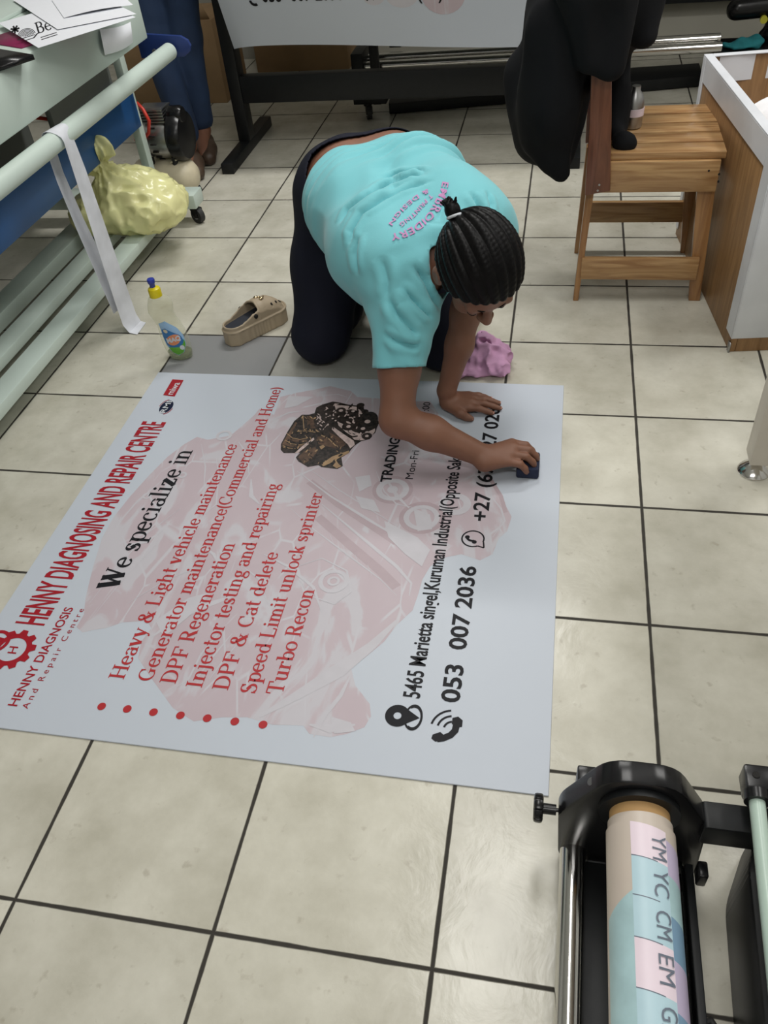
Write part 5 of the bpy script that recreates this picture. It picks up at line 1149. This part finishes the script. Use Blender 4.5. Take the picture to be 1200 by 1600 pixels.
for k_ in range(16):
    v_ = nrm(A3(random.gauss(0, 1), random.gauss(0, 1), random.gauss(0, 1)) - HF * .9 + A3(-.2, .3, .5)); s.cap(bun_c + v_ * .008, bun_c + v_ * random.uniform(.020, .030), .0048, .0026, k=.002)
sdf_obj(s, 'hair_bun', M['hair'], person, smooth=0, origin=KP)
ht = hd(-.031, -.100, .038); MB().tube([ht + HS * (-HR * math.cos(a) * .015 + HU * math.sin(a) * .015) for a in np.linspace(0, 2 * PI, 19)], .0035, 8, False).build('hair_tie', M['white_ink'], person)
# eyebrows and lips
for l in (-1, 1): MB().tube([hd(l * (.014 + .030 * t), .0925 - .022 * t * t, .026 + .004 * math.sin(t * PI)) for t in np.linspace(0, 1, 7)], [.0016, .0024, .0026, .0026, .0024, .002, .0012], 8).build('eyebrow', M['hair'], person)
for l in (-1, 1): MB().tube([hd(l * (.019 + .024 * t), .0945 - .010 * (2 * t - 1) ** 2, -.005 - .002 * math.sin(t * PI)) for t in np.linspace(0, 1, 7)], .0011, 8).build('eyelash_line', M['hair'], person)
M['lips'] = mat('lips', lin((128, 72, 66)), .4)
MB().tube([hd(.019 * t, .0955 - .006 * t * t, -.0665 + .001 * abs(t)) for t in np.linspace(-1, 1, 9)], [.001, .0022, .003, .0032, .003, .0032, .003, .0022, .001], 8).build('lips', M['lips'], person)

# t-shirt
hh = .0048
s = SDF((.70, -1.68, .18), (1.50, -.78, .66), hh)
torso(s, .010, .06)
s.cap(A3(1.10, -1.245, .365), A3(.985, -1.08, .365), .085, .095, k=.06)
RS2, LS2 = A3(1.153, -1.566, .268), A3(1.296, -1.285, .335)
s.chain([A3(1.155, -1.44, .425), A3(1.158, -1.505, .36), RS2 + (RS2 - R_SH) * .12], [.078, .066, .062], .05)
s.chain([A3(1.305, -1.235, .460), A3(1.318, -1.235, .43), LS2 + (LS2 - L_SH) * .15], [.070, .066, .060], .05)
s.cap(A3(1.225, -1.352, .462), A3(1.250, -1.385, .468), .074, .068, k=.03)
P = s.P(); t = (P - A3(.955, -.985, .44).astype(np.float32)) @ SP.astype(np.float32); lt = (P - A3(.955, -.985, .44).astype(np.float32)) @ LATV.astype(np.float32)
n1 = vnoise(P, 6, 41); n2 = vnoise(P, 11, 42)
fold = np.abs(np.sin(t * 74 + lt * 9 + 4.2 * n1)) ** 1.5
amp = np.exp(-((t - .135 - .25 * lt) / .075) ** 2) * (.35 + .65 * np.clip(.5 + lt * 4, 0, 1))
s.D += (-.022 * fold * amp + .012 * np.abs(n2) + .006 * n1 - .006 * np.abs(np.sin(lt * 30 + t * 22 + 4 * n1)) ** 2 * np.exp(-((t - .30) / .12) ** 2)).astype(np.float32)
ra = (P - RS2.astype(np.float32)); ax_ = nrm(R_EL - R_SH).astype(np.float32); ta = ra @ ax_; rdist = np.sqrt(np.maximum((ra ** 2).sum(-1) - ta ** 2, 0))
ang_ = np.arctan2(ra[..., 0], ra[..., 1]); slv = np.exp(-(rdist / .10) ** 4) * (P[..., 1] < -1.42)
s.D += (-.005 * np.abs(np.sin(ang_ * 2.0 + ta * 40 + 4 * n1)) ** 2 * slv).astype(np.float32)
hem_r = nrm(R_EL - R_SH) * .9 + A3(.10, 0, 0); hem_l = nrm(L_EL - L_SH)
def tcut(V):
    c = ((V - A3(1.0, -.972, .56)) @ nrm((.55, -.83, .10)) < .016 + .007 * np.sin(V[:, 0] * 40))                # hem at the hips
    c |= (((V - RS2) @ nrm(hem_r)) > .012) & (np.linalg.norm(V - RS2, axis=1) < .14)                              # right sleeve
    c |= (((V - LS2) @ hem_l) > .010) & (np.linalg.norm(V - LS2, axis=1) < .12)                                   # left sleeve
    c |= (((V - A3(1.272, -1.412, .47)) @ nrm((.42, -.90, -.02))) > .020) & (np.linalg.norm(V - A3(1.292, -1.452, .455), axis=1) < .084)   # neck
    return c
V, Fq = s.mesh('shirt', 1)
keep = ~tcut(V); Fk = Fq[keep[Fq].all(1)]; used = np.unique(Fk); mp_ = -np.ones(len(V), int); mp_[used] = np.arange(len(used)); V = V[used]; Fk = mp_[Fk]
me = np_mesh('t_shirt', V - np.array(KP), Fk)
# pulled creases in the cotton
NV = np.zeros((len(V), 3), np.float32); me.vertices.foreach_get('normal', NV.reshape(-1)) if False else None
NV = np.array([v.normal[:] for v in me.vertices]); bv0 = tri_bvh(V, Fk); disp = np.zeros(len(V))
for pts, w0, dep in [([(530, 352), (545, 330), (575, 306), (610, 290), (645, 277), (672, 271)], .0075, .013), ([(548, 392), (550, 362), (566, 335), (600, 312), (640, 296), (684, 281)], .007, .011), ([(598, 283), (625, 272), (650, 268), (672, 270)], .006, .009), ([(560, 430), (556, 395), (560, 365)], .008, .008),
                     ([(585, 300), (625, 281), (660, 275)], .005, .007), ([(645, 412), (664, 440), (676, 468), (690, 488)], .0075, .012), ([(628, 446), (644, 468), (664, 488), (676, 498)], .006, .009), ([(604, 462), (620, 490), (640, 512), (655, 528)], .008, .010), ([(600, 520), (620, 534), (645, 540), (658, 538)], .007, .009),
                     ([(596, 400), (606, 440), (604, 470)], .009, .007), ([(735, 300), (748, 325), (756, 350)], .007, .009), ([(760, 300), (766, 320), (764, 345)], .006, .007), ([(700, 300), (690, 330), (684, 350)], .007, .006)]:
    P3 = []
    for i in range(len(pts) - 1):
        for t_ in np.linspace(0, 1, 10, endpoint=False):
            c_ = np.array(pts[i]) * (1 - t_) + np.array(pts[i + 1]) * t_; hit = bv0.ray_cast(Vector(CAM), Vector(ray(*c_)).normalized())
            if hit[0] is not None: P3.append(hit[0][:])
    if len(P3) < 4: continue
    P3 = np.array(P3); f_ = np.minimum(np.linspace(0, 1, len(P3)), np.linspace(1, 0, len(P3))) * 2; near = np.linalg.norm(V - P3.mean(0), axis=1) < .25; ids = np.where(near)[0]
    D2 = np.linalg.norm(V[ids][:, None] - P3[None], axis=2); j_ = D2.argmin(1); d_ = D2.min(1); k2 = np.clip(f_[j_] * 2.5, 0, 1)
    disp[ids] += k2 * dep * (-np.exp(-(d_ / w0) ** 2) + .55 * np.exp(-((d_ - 2.1 * w0) / (1.2 * w0)) ** 2))
V = V + NV * disp[:, None]; me.vertices.foreach_set('co', np.asarray(V - np.array(KP), np.float32).ravel()); me.update()
bm = bmesh.new(); bm.from_mesh(me)
for _ in range(12):                                                                                            # smooth the cut hems
    bv = [v for v in bm.verts if v.is_boundary]; new = {}
    for v in bv:
        nb = [e.other_vert(v).co for e in v.link_edges if e.is_boundary]
        if nb: new[v] = v.co * .5 + sum(nb, Vector()) / len(nb) * .5
    for v, c in new.items(): v.co = c
bnd = [v.index for v in bm.verts if v.is_boundary]
bm.to_mesh(me); bm.free()
shirt = link('t_shirt', me, M['shirt'], person)
md = shirt.modifiers.new('cloth', 'SOLIDIFY'); md.thickness = .0035; md.offset = 1
bv = tri_bvh(V, Fk)
# printed words on the back of the shirt
def shirt_words(t, pts, cap_px, name):
    Vt, Ft, w_ = sans(t, .02, 1.15); pts = np.array(pts, float); seg = np.r_[0, np.cumsum(np.linalg.norm(np.diff(pts, axis=0), axis=1))]
    out = []
    for x, y in Vt:
        L = seg[-1] * x / w_; p = np.array([np.interp(L, seg, pts[:, i]) for i in (0, 1)]); p2 = np.array([np.interp(min(L + 4, seg[-1]), seg, pts[:, i]) for i in (0, 1)]); p1 = np.array([np.interp(max(L - 4, 0), seg, pts[:, i]) for i in (0, 1)])
        d = (p2 - p1) / np.linalg.norm(p2 - p1); u = np.array((-d[1], d[0])) * -1; 
        if u[0] + u[1] < 0: u = -u
        c = p + u * y * cap_px; r_ = ray(*c); hit = bv.ray_cast(Vector(CAM), Vector(r_).normalized())
        if hit[0] is None: return
        out.append(np.array(hit[0]) + np.array(hit[1] if Vector(r_).dot(hit[1]) < 0 else -hit[1]) * .0062)
    MB().raw(out, Ft).build(name, M['print_pink'], shirt, smooth=False)
shirt_words('EMBROIDERY', [(692, 287), (689.7, 298), (684, 312), (677, 325), (668, 338), (659, 346), (649, 354), (639, 360), (627, 365), (611, 369)], 10, 'shirt_lettering')
shirt_words('T PRINTING', [(674, 306), (665, 314), (653, 327), (643, 338), (630, 348), (624, 353)], 6.5, 'shirt_lettering')
shirt_words('& DESIGN', [(669, 298), (656, 305), (643, 313), (630, 325), (616, 340), (608, 353)], 6.5, 'shirt_lettering')

# leggings
s = SDF((.66, -1.30, -.004), (1.36, -.52, .64), .0055)
s.chain(TL[:2], [.120, .106], .06).chain(TR[:2], [.120, .106], .06)
s.ell((.912, -.915, .440), (.110, .115, .113), k=.05).ell((1.035, -.885, .440), (.110, .115, .113), k=.05)
for a, b, c in ((RH, RKN, RAN), (LH, LKN, LAN)):
    s.chain([a, a * .5 + b * .5 + (0, .015, 0), b], [.112, .098, .077], .05); s.chain([b, b * .6 + c * .4 + (0, 0, .018), c], [.070, .065, .040], .04)
P = s.P(); s.D += (.005 * np.abs(vnoise(P, 14, 51))).astype(np.float32); s.D = np.maximum(s.D, .003 - P[..., 2])
WP = A3(.972, -.945, .56)
def pcut(V): return (((V - WP) @ nrm((.55, -.83, .10))) > -.010 + np.clip(.555 - V[:, 2], 0, 1) * 1.1) & (V[:, 2] > .33)
pants = sdf_obj(s, 'leggings', M['leggings'], person, smooth=2, cut=pcut, origin=KP)
md = pants.modifiers.new('cloth', 'SOLIDIFY'); md.thickness = .003; md.offset = 1
# felt pad under the right hand
pad = MB().box(1.434, 1.488, -1.652, -1.582, BZ + .0004, .034, .005)
thing_mesh(pad, 'felt_applicator', M['sponge'], 'dark blue felt pad gripped by the kneeling person on the banner', 'pad', loc=(1.458, -1.62, BZ))

# ------------------------------------------------------------------ the person standing behind the machine
QP = (-.17, .56, 0.0)
p2 = empty('person', QP, 'person in blue jeans and brown shoes standing behind the grey machine, only the legs showing', 'person')
s = SDF((-.52, .22, .0), (.20, .82, 1.72), .0085)
hipL, hipR = A3(-.10, .60, .86), A3(-.25, .62, .86); knL, knR = A3(-.120, .565, .48), A3(-.240, .52, .48); anL, anR = A3(-.185, .60, .105), A3(-.215, .44, .105)
anL = A3(-.120, .525, .105); anR = A3(-.125, .350, .105)
for a, b, c in ((hipL, knL, anL), (hipR, knR, anR)): s.chain([a, b, c], [.078, .05, .034], .03); s.cap(c, c + (.035, -.13, -.06), .032, .026, k=.02)
s.cap(A3(-.115, .61, .95), A3(-.235, .62, .95), .10, k=.05).cap(A3(-.14, .615, 1.1), A3(-.21, .62, 1.1), .10, k=.05).cap(A3(-.09, .62, 1.3), A3(-.26, .62, 1.3), .095, k=.05).cap(A3(-.02, .62, 1.36), A3(-.33, .62, 1.36), .055, k=.04)
s.cap(A3(-.175, .61, 1.38), A3(-.175, .59, 1.47), .05, k=.03).ell((-.175, .585, 1.565), (.073, .092, .11), k=.02).cap(A3(-.175, .49, 1.565), A3(-.175, .482, 1.545), .012, k=.01)
for x, sg in ((.01, 1), (-.36, -1)):
    s.chain([A3(x, .62, 1.35), A3(x + .03 * sg, .62, 1.08), A3(x + .02 * sg, .53, .86)], [.045, .038, .026], .02); s.cap(A3(x + .02 * sg, .53, .86), A3(x + .015 * sg, .51, .78), .028, .022, k=.02)
    for i in range(4): s.chain([A3(x + .015 * sg, .535 - .018 * i, .785), A3(x + .012 * sg, .53 - .018 * i, .735), A3(x + .004 * sg, .53 - .018 * i, .70)], [.010, .009, .007], .004)
    s.cap(A3(x + .01 * sg, .50, .82), A3(x - .01 * sg, .475, .76), .011, .008, k=.006)
    s.ell((-.175 + sg * .075, .595, 1.56), (.01, .02, .03), k=.006)
sdf_obj(s, 'body', M['skin'], p2, smooth=1, origin=QP)
s = SDF((-.46, .30, .08), (.12, .82, 1.10), .008)
for a, b, c in ((hipL, knL, anL), (hipR, knR, anR)): s.chain([a, b, c + (0, 0, .05)], [.095, .068, .058], .03)
s.cap(A3(-.11, .615, .95), A3(-.24, .62, .95), .108, k=.05).cap(A3(-.115, .61, 1.02), A3(-.235, .62, 1.02), .105, k=.05); P = s.P(); s.D += .010 * np.abs(vnoise(P * A3(1, 1, .7).astype(np.float32), 14, 61))
sdf_obj(s, 'jeans', M['jeans'], p2, smooth=1, cut=lambda V: (V[:, 2] > 1.03) | (V[:, 2] < .118), origin=QP)
s = SDF((-.50, .44, .90), (.16, .82, 1.46), .010); s.cap(A3(-.11, .615, 1.0), A3(-.24, .62, 1.0), .118, k=.05).cap(A3(-.09, .62, 1.3), A3(-.26, .62, 1.3), .108, k=.06).cap(A3(-.02, .62, 1.36), A3(-.33, .62, 1.36), .068, k=.04)
for x, sg in ((.01, 1), (-.36, -1)): s.cap(A3(x, .62, 1.35), A3(x + .02 * sg, .62, 1.18), .062, .058, k=.03)
s.D += .012 * np.abs(vnoise(s.P(), 12, 62)); sdf_obj(s, 'shirt', M['jacket'], p2, smooth=1, cut=lambda V: (V[:, 2] > 1.425) | (V[:, 2] < .965), origin=QP)
s = SDF((-.30, .46, 1.44), (-.05, .72, 1.71), .007); s.ell((-.175, .605, 1.585), (.084, .092, .105), k=0); P = s.P(); s.D = np.maximum(s.D, ((-(P[..., 1] - .535) * .8 + -(P[..., 2] - 1.60)) * .7 - .0).astype(np.float32)); sdf_obj(s, 'hair', M['hair'], p2, smooth=1, origin=QP)
for an_, d_ in ((anL, nrm((.42, -1, 0))), (anR, nrm((.52, -1, 0)))):
    s = SDF((an_[0] - .14, an_[1] - .26, -.002), (an_[0] + .2, an_[1] + .12, .15), .006); o_ = A3(an_[0], an_[1], 0)
    s.cap(o_ - d_ * .035 + (0, 0, .045), o_ + d_ * .06 + (0, 0, .042), .041, .043, k=.02).cap(o_ + d_ * .06 + (0, 0, .04), o_ + d_ * .145 + (0, 0, .030), .044, .034, k=.02)
    s.ell(o_ + (0, 0, .115), (.036, .036, .045), k=.01, mode='sub'); s.D = np.maximum(s.D, .001 - s.P()[..., 2]); sh = sdf_obj(s, 'shoe', M['brown_shoe'], p2, smooth=1, origin=QP)
    q_ = A3(-d_[1], d_[0], 0)
    for k_ in range(3): c_ = o_ + d_ * (.062 + .018 * k_) + A3(0, 0, .088 - .007 * k_); MB().tube([c_ - q_ * .022 + (0, 0, -.008), c_, c_ + q_ * .022 + (0, 0, -.008)], .0025, 6).build('lace', M['insole'], sh)
